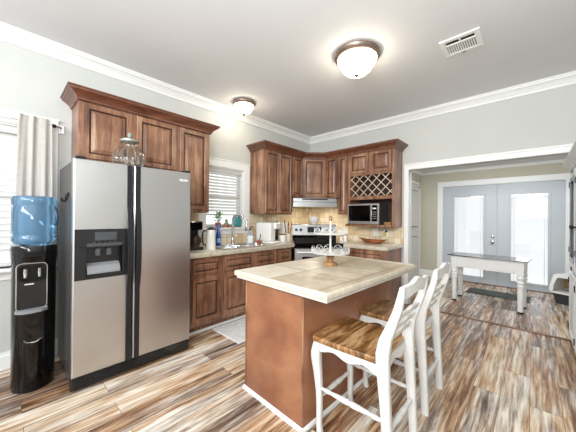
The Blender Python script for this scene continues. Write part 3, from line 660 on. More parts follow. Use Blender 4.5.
t = thing('water_bottle', 'large blue translucent water bottle upside down on the black cooler', 'bottle', (0.42, -4.035, 1.0865))
pr = [(0, 0.0), (0.075, 0.0), (0.118, 0.012), (0.132, 0.035), (0.132, 0.060), (0.126, 0.068), (0.126, 0.082), (0.132, 0.090), (0.132, 0.285), (0.125, 0.295), (0.125, 0.305), (0.134, 0.314), (0.134, 0.350), (0.124, 0.372), (0.085, 0.380), (0, 0.374)]
m = MB(); m.lathe(pr, seg=48); part('bottle_body', m, M['blue'], t, smooth=50)
m = MB(); hx, hy = 0.132 * math.cos(0.95), 0.132 * math.sin(0.95)
m.tube([(hx * .99, hy * .99, .27), (hx * 1.10, hy * 1.10, .262), (hx * 1.14, hy * 1.14, .21), (hx * 1.10, hy * 1.10, .158), (hx * .99, hy * .99, .15)], [.009, .011, .012, .011, .009], 8); part('handle', m, plain('bottle_handle', '#274760', .25, coat=.3), t, smooth=60)

# ------------------------------------------------------------------ window dressing
t = thing('curtain', 'pale grey grommet curtain hanging at the left window', 'curtain', (0.121, -4.02, 2.13))
def curtain_mesh(y0, y1, z0, z1, folds, amp, th=0.004):
    m = MB(); n = folds * 14; vs = []; fs = []
    zs = [z1, z1 - .06, z1 - .5, z1 - 1.2, z0]
    for side in (0, 1):
        for j, z in enumerate(zs):
            for i in range(n + 1):
                f = i / n; sp = 1.0 + 0.04 * j; yy = (y0 + y1) / 2 + (f - .5) * (y1 - y0) * sp
                x = amp * math.sin(f * folds * 2 * math.pi + 0.25 * math.sin(j + f * 9)) + 0.006 * math.sin(f * 31 + j)
                vs.append((x + side * th, yy, z))
    w = n + 1; k = len(zs) * w
    for j in range(len(zs) - 1):
        for i in range(n):
            a = j * w + i; fs += [(a, a + 1, a + w + 1, a + w), (k + a + w, k + a + w + 1, k + a + 1, k + a)]
    return m.add(vs, fs)
part('cloth', curtain_mesh(-0.105, 0.105, -2.10, 0.045, 3, 0.010), M['curtain'], t, smooth=80)
for f in (-.085, -.03, .03, .085):
    m = MB(); m.tube([(-.026 + 0.016 * math.cos(a * .5236), f, .016 * math.sin(a * .5236)) for a in range(12)], .0025, 5, closed=True)
    part('ring', m, M['chrome'], t, smooth=60)
t = thing('curtain_rod', 'chrome wraparound curtain rod on brackets above the left window', 'curtain rod', (0.0, -4.4, 2.13))
m = MB(); m.tube([(0.004, -.55, 0), (0.07, -.55, 0), (0.095, -.53, 0), (0.095, 0.50, 0), (0.092, 0.532, 0), (0.07, 0.555, 0), (0.004, 0.558, 0)], .0105, 10); part('rod', m, M['chrome'], t, smooth=60)
m = MB(); m.tube([(0.095, .455, 0), (0.095, .520, 0)], .0165, 12); part('end_sleeve', m, M['dark'], t, smooth=60, label='dark end sleeve')
for y in (-.55, .558):
    m = MB(); m.box(0.0005, 0.012, y - .032, y + .032, -.04, .04, .003); part('bracket', m, M['chrome'], t)
def blind(name, label, y0, y1, zt, zb, x, depth=0.05, pitch=0.043, tilt=0.35):
    t = thing(name, label, 'blind', (x, (y0 + y1) / 2, zt)); w = (y1 - y0) / 2
    m = MB(); m.box(-.028, .034, -w, w, -.062, 0, .004); part('headrail', m, M['white'], t)
    m = MB(); k = int((zt - .07 - zb - .03) / pitch); c, s_ = math.cos(tilt) * depth / 2, math.sin(tilt) * depth / 2
    for i in range(k):
        z = -.085 - i * pitch
        m.add([(-c, -w, z + s_), (-c, w, z + s_), (c, w, z - s_), (c, -w, z - s_), (-c, -w, z + s_ + .003), (-c, w, z + s_ + .003), (c, w, z - s_ + .003), (c, -w, z - s_ + .003)], [(0, 1, 2, 3), (7, 6, 5, 4), (0, 4, 5, 1), (1, 5, 6, 2), (2, 6, 7, 3), (3, 7, 4, 0)])
    part('slats', m, M['slat'], t)
    m = MB(); m.box(-.025, .025, -w, w, zb - zt, zb - zt + .022, .004); part('bottom_rail', m, M['white'], t)
    for f in (-.7, .7):
        m = MB(); m.tube([(.03, w * f, -.06), (.03, w * f, zb - zt + .02)], .0015, 4); part('cord', m, M['white'], t)
    return t
blind('window_blind', 'wide white slatted blind lowered over the left window', W1[0] + .015, W1[1] - .015, W1[3] - .014, W1[2] + .01, -0.045, 0.060, 0.056, 0.75)
blind('window_blind', 'white slatted blind half raised above the kitchen sink', W2[0] + .015, W2[1] - .015, W2[3] - .014, 1.335, -0.045, 0.05, 0.044, 0.62)

# ------------------------------------------------------------------ ceiling lamps, vent
def ceiling_lamp(label, loc, k):
    t = thing('ceiling_lamp', label, 'ceiling lamp', loc, 0, 'ceiling lamps')
    m = MB(); m.lathe([(0.0, -0.0006), (0.215 * k, -0.0006), (0.220 * k, -0.010), (0.214 * k, -0.030), (0.200 * k, -0.042), (0.186 * k, -0.050), (0.17 * k, -0.050), (0, -0.048)], seg=40); part('base', m, M['bronze'], t, smooth=40)
    pr = [(0.184 * k, -0.0505), (0.182 * k, -0.070), (0.165 * k, -0.095), (0.148 * k, -0.102), (0.150 * k, -0.108), (0.135 * k, -0.145), (0.100 * k, -0.178), (0.055 * k, -0.196), (0, -0.200)]
    pr = [(r, -.0505 + (z + .0505) * k) for r, z in pr]
    m = MB(); m.lathe(pr, seg=40); part('glass_bowl', m, M['lamp'], t, smooth=70, label='glowing white glass bowl')
    zb = -.0505 - .1495 * k
    m = MB(); m.lathe([(0, zb - .030), (.005, zb - .028), (.009, zb - .018), (.022, zb - .010), (.026, zb - .001), (.02, zb + .001), (0, zb + .001)], seg=16); part('finial', m, M['bronze'], t, smooth=50)
    m = MB(); m.tube([(0.1495 * k * math.cos(a * .157), 0.1495 * k * math.sin(a * .157), -.0505 - .0545 * k) for a in range(40)], .0035, 5, closed=True); part('bowl_band', m, M['bronze'], t, smooth=60)
ceiling_lamp('large glowing flush ceiling lamp with bronze base, nearest the vent', (2.05, -1.89, H), 1.0)
ceiling_lamp('small glowing flush ceiling lamp near the left wall above the sink', (0.37, -1.95, H), 0.72)
t = thing('ceiling_vent', 'white square louvred air vent in the ceiling', 'vent', (2.83, -1.415, H))
m = MB(); m.box(-.105, .105, -.105, .105, -.004, -.0006); part('backing', m, M['dark'], t)
m = MB()
for a, b, c, d_ in ((-.15, .15, -.145, -.105), (-.15, .15, .105, .145), (-.15, -.112, -.105, .105), (.112, .15, -.105, .105), (-.112, .112, -.055, -.035), (-.006, .006, -.105, -.055)): m.box(a, b, c, d_, -.012, -.0006, .002)
part('frame', m, M['trim'], t)
m = MB()
for k in range(13):
    x = -.104 + k * .0173; m.add([(x, -.035, -.010), (x + .005, -.035, -.010), (x + .005, .105, -.010), (x, .105, -.010), (x + .006, -.035, -.0045), (x + .011, -.035, -.0045), (x + .011, .105, -.0045), (x + .006, .105, -.0045)], [(0, 1, 2, 3), (7, 6, 5, 4), (0, 4, 5, 1), (1, 5, 6, 2), (2, 6, 7, 3), (3, 7, 4, 0)])
part('louvres', m, M['trim'], t)
m = MB(); m.box(-.014, .014, .112, .132, -.022, -.012, .003); part('damper_lever', m, M['grey'], t)

# ------------------------------------------------------------------ range hood and range (set across the corner)
q = math.radians(45)
def dg(dist, z=0): return (dist * s, -dist * s, z)          # a point on the corner's diagonal
HD = 0.725
t = thing('range_hood', 'stainless range hood under the angled corner cabinets', 'range hood', (0, 0, 1.50), q)
# local: x along the hood, -y out of the corner
t.rotation_euler = (0, 0, q); _base[t.name] = Matrix.LocRotScale(Vector((0, 0, 1.50)), t.rotation_euler.to_quaternion(), Vector((1, 1, 1)))
m = MB(); m.prism([(-.50, .158), (-.775, .158), (-.80, .145), (-.80, .088), (-.845, .075), (-.845, .0), (-.50, .0)], -.375, .375, frame=((0, 0, 0), (0, 1, 0), (0, 0, 1), (1, 0, 0))); part('canopy', m, steel('hood_steel', '#a4a4a6', 0.3, (40, 2.5, 1)), t)
ld_ = bpy.data.lights.new('hood_lamp', 'AREA'); ld_.size = 0.25; ld_.energy = 2.5; ld_.color = (1.0, 0.9, 0.72); lo_ = bpy.data.objects.new('hood_lamp', ld_); COL.objects.link(lo_); lo_.parent = t; lo_.location = (0, -.64, -.004)
m = MB(); m.box(-.22, .22, -.803, -.8003, .118, .140); part('vent_slots', m, M['dark'], t)
m = MB(); m.box(-.37, .37, -.848, -.8455, .000, .010, .001); part('front_lip', m, M['chrome'], t)
t = thing('range', 'stainless kitchen range with black glass cooktop set across the corner', 'range', (0, 0, 0), q)
F = -1.262
m = MB(); m.box(-.378, .378, F, -.655, 0.03, 0.905, .003); part('body', m, M['greybody'], t)
m = MB(); m.box(-.380, .380, F - .012, -.66, 0.9055, 0.922, .004); part('cooktop', m, M['gloss'], t, label='black glass cooktop')
m = MB(); m.box(-.380, .380, F - .014, F - .0005, 0.845, 0.905, .003); part('front_rail', m, M['gloss'], t)
m = MB(); m.box(-.376, .376, F - .040, F - .0005, 0.27, 0.835, .006); dr = part('oven_door', m, M['steel'], t)
m = MB(); m.box(-.26, .26, F - .043, F - .0405, 0.40, 0.715, .001); part('oven_window', m, M['gloss'], dr)
m = MB(); m.tube([(-.33, F - .04, .785), (-.33, F - .075, .785), (.33, F - .075, .785), (.33, F - .04, .785)], .011, 10); part('handle', m, M['whiteplastic'], dr, smooth=50)
m = MB(); m.box(-.376, .376, F - .03, F - .0005, 0.05, 0.262, .005); part('drawer', m, M['steel'], t)
m = MB(); m.prism([(-.655, .9225), (-.757, .9225), (-.757, 1.010), (-.655, 1.010)], -.380, .380, frame=((0, 0, 0), (0, 1, 0), (0, 0, 1), (1, 0, 0))); part('backguard_base', m, M['gloss'], t)
m = MB(); m.prism([(-.655, 1.0105), (-.765, 1.0105), (-.745, 1.185), (-.73, 1.195), (-.655, 1.195)], -.380, .380, frame=((0, 0, 0), (0, 1, 0), (0, 0, 1), (1, 0, 0))); bg = part('backguard', m, plain('range_steel', '#a9aaac', .4, .8), t)
ny = Vector((0, -.9935, -.1136 * -1)).normalized()
def on_guard(x, z, dd=0.0): return (x, -.765 + (z - 1.0105) * (.020 / .1745) - dd, z)
m = MB(); a = on_guard(0, 1.055, .0006); b = on_guard(0, 1.155, .0006)
m.add([(-.12, a[1], a[2]), (.12, a[1], a[2]), (.12, b[1], b[2]), (-.12, b[1], b[2]), (-.12, a[1] - .003, a[2]), (.12, a[1] - .003, a[2]), (.12, b[1] - .003, b[2]), (-.12, b[1] - .003, b[2])], [(0, 1, 2, 3), (7, 6, 5, 4), (0, 4, 5, 1), (1, 5, 6, 2), (2, 6, 7, 3), (3, 7, 4, 0)]); part('display', m, M['gloss'], bg)
for x in (-.315, -.235, .235, .315):
    m = MB(); p = on_guard(x, 1.10); m.M = Matrix.Translation(p) @ Matrix.Rotation(math.radians(90 - 6.5), 4, 'X'); m.lathe([(.026, .0005), (.024, .018), (.02, .022), (0, .022)], seg=16); m.box(-.004, .004, -.02, .02, .022, .028, .001); part('knob', m, M['black'], bg, smooth=40)
t = thing('mixing_bowl', 'white ceramic bowl on top of the range backguard', 'bowl', dg(0.705, 1.1955))
pr = [(0, 0), (.040, 0), (.042, .008), (.060, .03), (.085, .075), (.098, .125), (.094, .126), (.080, .078), (.055, .036), (0, .016)]
m = MB(); m.lathe(pr, seg=32); part('bowl_body', m, M['ceramic'], t, smooth=50)
m = MB(); m.tube([(.098 * math.cos(a * .1963), .098 * math.sin(a * .1963), .126) for a in range(32)], .004, 6, closed=True); part('rim', m, M['ceramic'], t, smooth=60)
# microwave
t = thing('microwave', 'stainless microwave oven with black door in the open cabinet shelf', 'microwave', (1.352, -0.22, 1.2145))
m = MB(); m.box(-.243, .262, -.12, .19, .006, .322, .004); part('body', m, M['greybody'], t)
m = MB(); m.box(-.265, .265, -.150, -.1205, .004, .326, .005); fr = part('front_frame', m, M['steel'], t)
m = MB(); m.box(-.245, .120, -.1535, -.1505, .050, .298, .001); part('door_glass', m, M['gloss'], fr)
m = MB(); m.box(.150, .238, -.1535, -.1505, .050, .298, .001); cpn = part('control_panel', m, M['gloss'], fr)
m = MB(); m.box(.165, .223, -.1550, -.1537, .238, .258); part('display', m, M['label'], cpn)
m = MB(); 
for i in range(3):
    for j in range(4): m.box(.168 + i * .021, .180 + i * .021, -.1550, -.1537, .085 + j * .033, .10 + j * .033)
part('buttons', m, M['grey'], cpn)
m = MB(); m.box(.124, .146, -.175, -.1505, .045, .300, .005); part('handle', m, M['chrome'], fr)
for x in (-.19, .2):
    m = MB(); m.box(x - .02, x + .02, -.11, -.07, 0, .006); part('foot', m, M['black'], t)
solo('wood_block', MB().box(-.055, .055, -.03, .03, 0, .045, .006), M['turned'], 'small pale wood block beside the microwave on its shelf', 'block', (1.715, -0.275, 1.2125))

# ------------------------------------------------------------------ counter things
t = thing('coffee_maker', 'black drip coffee maker on counter partly hidden by refrigerator', 'coffee maker', (0.30, -2.64, 0.9155))
m = MB(); m.box(-.11, .10, -.085, .085, 0, .035, .01); part('base', m, M['black'], t)
m = MB(); m.box(-.11, -.03, -.085, .085, .035, .33, .012); part('tank', m, M['black'], t)
m = MB(); m.box(-.03, .09, -.08, .08, .24, .345, .015); part('brew_head', m, M['gloss'], t)
m = MB(); m.lathe([(0, .036), (.052, .036), (.060, .06), (.060, .13), (.045, .165), (.048, .18), (0, .18)], c=(.035, 0, 0), seg=24); ca = part('carafe', m, glass('carafe_glass', '#5a4a44', .03, .6), t, smooth=50)
m = MB(); m.tube([(.085, .02, .16), (.115, .03, .15), (.118, .03, .09), (.09, .022, .075)], .007, 8); part('handle', m, M['black'], ca, smooth=60)
t = thing('pitcher', 'tall white cylindrical pitcher with black handle beside the coffee maker', 'pitcher', (0.42, -2.475, 0.9155))
m = MB(); m.lathe([(0, 0), (.056, 0), (.058, .01), (.052, .19), (.048, .235), (.046, .24), (0, .24)], seg=32); part('pitcher_body', m, M['ceramic'], t, smooth=50)
m = MB(); m.lathe([(.047, .2405), (.048, .252), (.03, .262), (.008, .266), (.008, .276), (0, .278)], seg=24); m.tube([(.03, .03, .25), (.05, .05, .245)], [.012, .006], 8); part('lid', m, M['black'], t, smooth=50)
hv = Vector((-.68, -.735, 0)).normalized()
hv = Vector((-.55, -.83, 0))
m = MB(); m.tube([tuple(hv * .050 + Vector((0, 0, .225))), tuple(hv * .085 + Vector((0, 0, .23))), tuple(hv * .098 + Vector((0, 0, .19))), tuple(hv * .098 + Vector((0, 0, .10))), tuple(hv * .085 + Vector((0, 0, .06))), tuple(hv * .056 + Vector((0, 0, .055)))], .010, 8); part('handle', m, M['black'], t, smooth=60)
t = thing('soap_bottle', 'bright blue dish soap bottle standing left of the faucet', 'bottle', (0.13, -2.187, 0.9255))
m = MB(); m.lathe([(0, 0), (.036, 0), (.042, .01), (.043, .09), (.036, .14), (.022, .19), (.018, .215), (.018, .24), (0, .24)], seg=24, sy=.85); part('bottle_body', m, M['bluesoap'], t, smooth=50)
m = MB(); m.lathe([(.019, .2405), (.019, .262), (.012, .275), (0, .278)], seg=16); part('cap', m, plain('soap_cap', '#3f7fd0', .3), t, smooth=50)
m = MB(); m.add([(.0440 * math.cos(a), .0440 * .85 * math.sin(a), z) for z in (.035, .095) for a in [(-1.2 + .2 * k) for k in range(13)]], [(k, k + 1, 13 + k + 1, 13 + k) for k in range(12)]); part('label', m, plain('soap_label', '#9cc3e6', .5, var=.1), t, smooth=50)
t = thing('spray_bottle', 'clear soap bottle with white label right of the faucet', 'bottle', (0.585, -1.905, 0.9165))
t.location = (0.40, -1.845, 0.9255); _base[t.name] = Matrix.Translation(t.location)
m = MB(); m.lathe([(0, 0), (.040, 0), (.044, .01), (.045, .11), (.040, .15), (.020, .185), (.015, .195), (.015, .205), (0, .205)], seg=24); part('bottle_body', m, glass('soap_clear', '#dfeaf0', .08, .7), t, smooth=50)
m = MB(); m.lathe([(.0462, .03), (.0464, .034), (.0464, .125), (.0462, .13)], seg=24); part('label', m, M['label'], t, smooth=50)
m = MB(); m.lathe([(.017, .2055), (.017, .22), (.008, .226), (.006, .25), (0, .25)], seg=14); m.tube([(0, 0, .248), (.02, .01, .25), (.045, .022, .243)], [.008, .008, .005], 8); part('pump', m, M['black'], t, smooth=50)
t = thing('sponge_holder', 'small brown caddy with dark brush at the right end of the sink', 'caddy', (0.43, -1.70, 0.9255))
m = MB(); m.box(-.03, .03, -.03, .03, 0, .055, .01); part('tray', m, M['terra'], t); m = MB(); m.tube([(0, 0, .05), (.01, .01, .12), (-.01, .03, .14)], .006, 6); part('brush', m, M['dark'], t, smooth=60)
# white pod coffee machine
t = thing('pod_coffee_machine', 'white single-serve coffee machine on the counter left of canister', 'coffee machine', (0.28, -1.385, 0.9155), 0.25)
m = MB(); m.box(-.15, .16, -.125, .125, 0, .03, .012); part('base', m, M['whiteplastic'], t)
m = MB(); m.box(-.15, .12, -.125, .02, .03, .315, .02, seg=2); m.box(-.15, -.03, .02, .125, .03, .315, .015, seg=2); part('housing', m, M['whiteplastic'], t)
m = MB(); m.box(-.03, .15, -.02, .125, .215, .318, .018, seg=2); part('brew_head', m, M['whiteplastic'], t)
m = MB(); m.box(-.06, .08, .02, .10, .3185, .330, .004); part('lever', m, M['grey'], t)
m = MB(); m.box(-.02, .15, .025, .12, .0305, .045, .004); part('drip_tray', m, M['grey'], t)
m = MB(); m.box(-.0295, -.026, .03, .115, .05, .21); part('water_window', m, M['grey'], t)
t = thing('canister', 'tall white canister on counter next to the range', 'canister', (0.17, -0.93, 0.9155))
m = MB(); m.lathe([(0, 0), (.066, 0), (.070, .006), (.070, .27), (.066, .276), (0, .276)], seg=32); part('canister_body', m, M['ceramic'], t, smooth=50)
m = MB(); m.lathe([(.071, .2765), (.072, .30), (.06, .306), (.015, .308), (.012, .322), (0, .324)], seg=32); part('lid', m, M['whiteplastic'], t, smooth=50)
t = thing('dark_bottle', 'thin dark glass bottle behind the mug on the counter', 'bottle', (0.13, -1.05, 0.9155))
m = MB(); m.lathe([(0, 0), (.024, 0), (.026, .01), (.026, .20), (.012, .25), (.011, .31), (0, .31)], seg=18); part('bottle_body', m, plain('dark_glass', '#1d2a1e', .1, coat=.5), t, smooth=50)
m = MB(); m.lathe([(.0125, .3105), (.0125, .335), (0, .336)], seg=14); part('cap', m, M['black'], t, smooth=50)
t = thing('mug', 'white mug with brown wooden lid in front of canister', 'mug', (0.36, -1.145, 0.9155))
m = MB(); m.lathe([(0, 0), (.056, 0), (.060, .008), (.060, .115), (0, .115)], seg=28); part('cup', m, M['ceramic'], t, smooth=50)
m = MB(); m.lathe([(.061, .1155), (.061, .130), (.05, .134), (0, .134)], seg=28); part('lid', m, M['bowlwood'], t, smooth=50)
m = MB(); m.tube([(.05, -.03, .095), (.085, -.05, .09), (.088, -.052, .05), (.052, -.03, .03)], .008, 8); part('handle', m, M['ceramic'], t, smooth=60)
t = thing('utensil_crock', 'white crock of cooking utensils at the counter end by the range', 'crock', (0.335, -1.0, 0.9155))
m = MB(); m.lathe([(0, 0), (.042, 0), (.046, .008), (.048, .13), (.043, .13), (.040, .012), (0, .010)], seg=28); part('crock_body', m, M['ceramic'], t, smooth=50)
def utensil(name, label, mat_, lean, head):
    t = thing(name, label, 'utensil', (0.335, -1.0, 0.9275))
    a = Vector((lean[0] * .25, lean[1] * .25, 0.0)); b = Vector((lean[0], lean[1], .245 + lean[2]))
    m = MB(); m.tube([tuple(a), tuple(a.lerp(b, .5)), tuple(b)], [.005, .005, .006], 8); part('handle', m, M['dark'], t, smooth=60)
    d_ = (b - a).normalized(); m = MB(); R2 = Matrix.Translation(b) @ d_.to_track_quat('Z', 'Y').to_matrix().to_4x4(); m.M = R2
    m.lathe([(0, 0), (.010, .002), (head, .03), (head * 1.05, .055), (head * .6, .085), (0, .09)], seg=16, sy=.3); part('head', m, mat_, t, smooth=60)
utensil('spatula', 'red cooking utensil leaning from the crock by the range', M['red'], (0.012, 0.004, -.02), .028)
utensil('ladle', 'black ladle leaning right from the utensil crock', M['black'], (0.034, 0.042, -.02), .024)
utensil('slotted_spoon', 'black spoon leaning left from the utensil crock', M['black'], (-.030, -.040, .02), .022)
# sill things
t = thing('potted_plant', 'small green plant in terracotta pot on the kitchen window sill', 'plant', (0.032, -2.13, 1.1615))
m = MB(); m.lathe([(0, 0), (.030, 0), (.040, .06), (.043, .062), (.043, .072), (.036, .072), (.030, .06), (0, .058)], seg=24); part('pot', m, M['terra'], t, smooth=40)
m = MB(); rnd = random.Random(3)
for k in range(46):
    a = rnd.uniform(0, 6.283); r = rnd.uniform(.005, .075); z = .09 + rnd.uniform(0, .13); c = Vector((r * math.cos(a) * .4 + .012, r * math.sin(a), z)); d1 = Vector((rnd.uniform(-1, 1), rnd.uniform(-1, 1), rnd.uniform(-.3, .8))).normalized(); d2 = d1.orthogonal().normalized()
    m.add([tuple(c - d1 * .022), tuple(c + d2 * .010 + d1 * .002), tuple(c + d1 * .022), tuple(c - d2 * .010 + d1 * .002)], [(0, 1, 2, 3)])
    if k % 4 == 0: m.tube([(0, 0, .055), tuple(c)], .0012, 4)
part('foliage', m, M['green'], t)
t = thing('sill_dish', 'low orange dish with dark knob on the kitchen window sill', 'dish', (0.025, -1.985, 1.1615))
m = MB(); m.lathe([(0, 0), (.040, 0), (.055, .025), (.058, .03), (0, .03)], seg=24); part('dish_body', m, plain('orange_clay', '#c0673c', .5, var=.1), t, smooth=40)
m = MB(); m.lathe([(.045, .0305), (.03, .06), (.018, .075), (.022, .10), (.012, .118), (0, .12)], seg=20); part('lid', m, plain('dish_lid', '#7d8a70', .5, var=.2), t, smooth=40)
t = thing('glass_plate', 'round teal glass plate propped in the kitchen window', 'plate', (0.018, -1.80, 1.2555))
m = MB(); m.M = Matrix.Rotation(math.radians(78), 4, 'Y'); m.lathe([(0, -.004), (.055, -.004), (.086, .006), (.090, .012), (.055, .003), (0, .003)], seg=36); part('plate_body', m, M['teal'], t, smooth=40)
m = MB(); m.tube([(-.012, -.04, -.0935), (.03, -.04, -.0935), (.034, -.04, -.080)], .004, 6); m.tube([(-.012, .04, -.0935), (.03, .04, -.0935), (.034, .04, -.080)], .004, 6); m.tube([(-.008, -.04, -.0935), (-.008, .04, -.0935)], .004, 6); part('stand', m, M['dark'], t, smooth=60)
# right-hand counter
t = thing('dough_bowl', 'long wooden boat-shaped dough bowl on counter under the microwave', 'bowl', (1.47, -0.25, 0.9155))
m = MB(); n = 40; secs = [(.40, .30, 0.0), (.55, .55, .006), (.80, .85, .030), (1.0, 1.0, .060), (.95, .92, .060), (.74, .76, .034), (.5, .5, .016)]; vs = []; fs = []
for a_, b_, z in secs:
    for k in range(n):
        a = 2 * math.pi * k / n; c = math.cos(a); s2 = math.sin(a); ex = abs(c) ** 3
        vs.append((.235 * a_ * math.copysign(abs(c) ** .9, c), .085 * b_ * math.copysign(abs(s2) ** .9, s2), z + (.022 * ex if z > .02 else 0)))
for i in range(len(secs) - 1):
    for k in range(n): fs.append((i * n + k, i * n + (k + 1) % n, (i + 1) * n + (k + 1) % n, (i + 1) * n + k))
fs += [tuple(range(n - 1, -1, -1)), tuple((len(secs) - 1) * n + k for k in range(n))]
m.add(vs, fs); part('bowl_body', m, M['bowlwood'], t, smooth=45)
for i, (x, y, lb) in enumerate(((0.985, -0.26, 'white shaker with grey cap beside the dough bowl'), (0.885, -0.225, 'small white jar nearest the range on the right counter'))):
    t = thing('shaker', lb, 'shaker', (x, y, 0.9155), 0, 'white shakers'); k = 1 if i == 0 else .85
    m = MB(); m.lathe([(0, 0), (.034 * k, 0), (.036 * k, .006), (.030 * k, .09 * k), (.026 * k, .098 * k), (0, .098 * k)], seg=24); part('shaker_body', m, M['ceramic'], t, smooth=50)
    m = MB(); m.lathe([(.027 * k, .0985 * k), (.027 * k, .115 * k), (.018 * k, .125 * k), (0, .127 * k)], seg=20); part('cap', m, M['grey'], t, smooth=50)
t = thing('wall_outlet', 'white double outlet on the tiles under the microwave shelf', 'outlet', (1.405, -0.0105, 1.075))
m = MB(); m.box(-.04, .04, -.006, -.0004, -.06, .06, .003); part('cover_plate', m, M['whiteplastic'], t)
for z in (-.022, .022):
    m = MB(); m.box(-.016, .016, -.009, -.0062, z - .014, z + .014, .004); part('socket', m, M['ceramic'], t)
t = thing('plug_adapter', 'yellow night light with black plug at the backsplash', 'plug', (1.575, -0.0105, 1.075))
m = MB(); m.box(-.04, .04, -.006, -.0004, -.06, .06, .003); part('cover_plate', m, M['whiteplastic'], t)
m = MB(); m.box(-.03, .012, -.045, -.0064, -.045, .012, .008); part('light', m, M['yellow'], t)
m = MB(); m.box(.0, .032, -.04, -.0064, .016, .046, .006); m.tube([(.016, -.03, .046), (.01, -.03, .075), (-.04, -.025, .06), (-.10, -.02, .035), (-.10, -.02, .115)], .004, 6); part('plug', m, M['black'], t, smooth=50)

# ------------------------------------------------------------------ island
t = thing('kitchen_island', 'wooden kitchen island with cream stone-tiled top and seating overhang', 'kitchen island', (2.108, -2.380, 0), math.radians(-2.2))
m = MB(); m.box(-.40, .19, -.563, .575, 0.0, 0.8575, .002); part('base', m, M['island'], t)
for a in (-.402, .178):
    m = MB(); m.box(a, a + .016, -.567, -.5635, .028, .857, .001); part('corner_trim', m, M['cab'], t)
m = MB(); m.sweep([(-.4005, .575), (-.4005, -.5675), (.1935, -.5675), (.1935, .575)], [(0, 0.0), (0.013, 0.0), (0.013, 0.014), (0.009, 0.024), (0, 0.027)]); part('shoe_moulding', m, M['trim'], t, label='white shoe moulding at floor')
m = MB(); m.box(-.420, .420, -.640, .640, 0.8578, 0.8745, .004); part('top_moulding', m, M['white'], t, label='white moulding under the stone top')
m = MB(); m.box(-.418, .418, -.638, .638, 0.8750, 0.915); part('tile_top', m, M['itop'], t)
m = MB(); nz = [(0.0003, .8750), (.010, .8750), (.014, .882), (.014, .904), (.008, .914), (.0003, .9155)]
m.sweep([(-.418, .638), (-.418, -.638), (.418, -.638), (.418, .638), (-.418, .638)], nz); part('edge_tile', m, M['edge'], t, smooth=40)

# tiered tray on the island
t = thing('tiered_tray', 'white two-tier filigree tray on turned wooden foot, standing on island', 'tiered tray', (2.05, -2.32, 0.9155))
m = MB(); m.lathe([(0, 0), (.060, 0), (.063, .006), (.055, .020), (.036, .030), (.024, .038), (.022, .046), (.034, .058), (.036, .068), (.026, .080), (.020, .084), (.020, .096), (0, .096)], seg=32); part('foot', m, M['turned'], t, smooth=40)
m = MB(); m.lathe([(.008, .0965), (.008, .375)], seg=14); part('post', m, M['white'], t, smooth=50)
m = MB(); m.lathe([(.008, .3755), (.014, .38), (.016, .392), (.010, .402), (.013, .412), (0, .420)], seg=14); part('finial', m, M['turned'], t, smooth=50)
def tray(r, z, n, h):
    m = MB(); m.lathe([(.0085, z), (r, z), (r + .002, z + .001), (r + .002, z + .004), (r - .002, z + .005), (.0085, z + .004)], seg=48)
    tr = part('tray', m, M['white'], t, smooth=40)
    m = MB()
    for k in range(n):
        a = 2 * math.pi * k / n; tx = Vector((-math.sin(a), math.cos(a), 0)); c = Vector((r * math.cos(a), r * math.sin(a), z + .008)); w_ = math.pi * r / n
        # a scroll: two curls joined by an arch
        pts = []
        for b in range(15):
            f = b / 14; ang = math.pi * (1 - f); pts.append(tuple(c + tx * (w_ * .95 * math.cos(ang)) + Vector((0, 0, h * math.sin(ang)))))
        m.tube(pts, .0018, 5)
        for sg in (-1, 1):
            cc = c + tx * (w_ * .48 * sg) + Vector((0, 0, h * .36))
            m.tube([tuple(cc + tx * (w_ * .34 * math.cos(b * .7)) + Vector((0, 0, h * .30 * math.sin(b * .7)))) for b in range(9)], .0015, 5, closed=True)
    part('filigree_rim', m, M['white'], tr, smooth=60)
tray(.155, .103, 11, .046); tray(.136, .262, 10, .044)

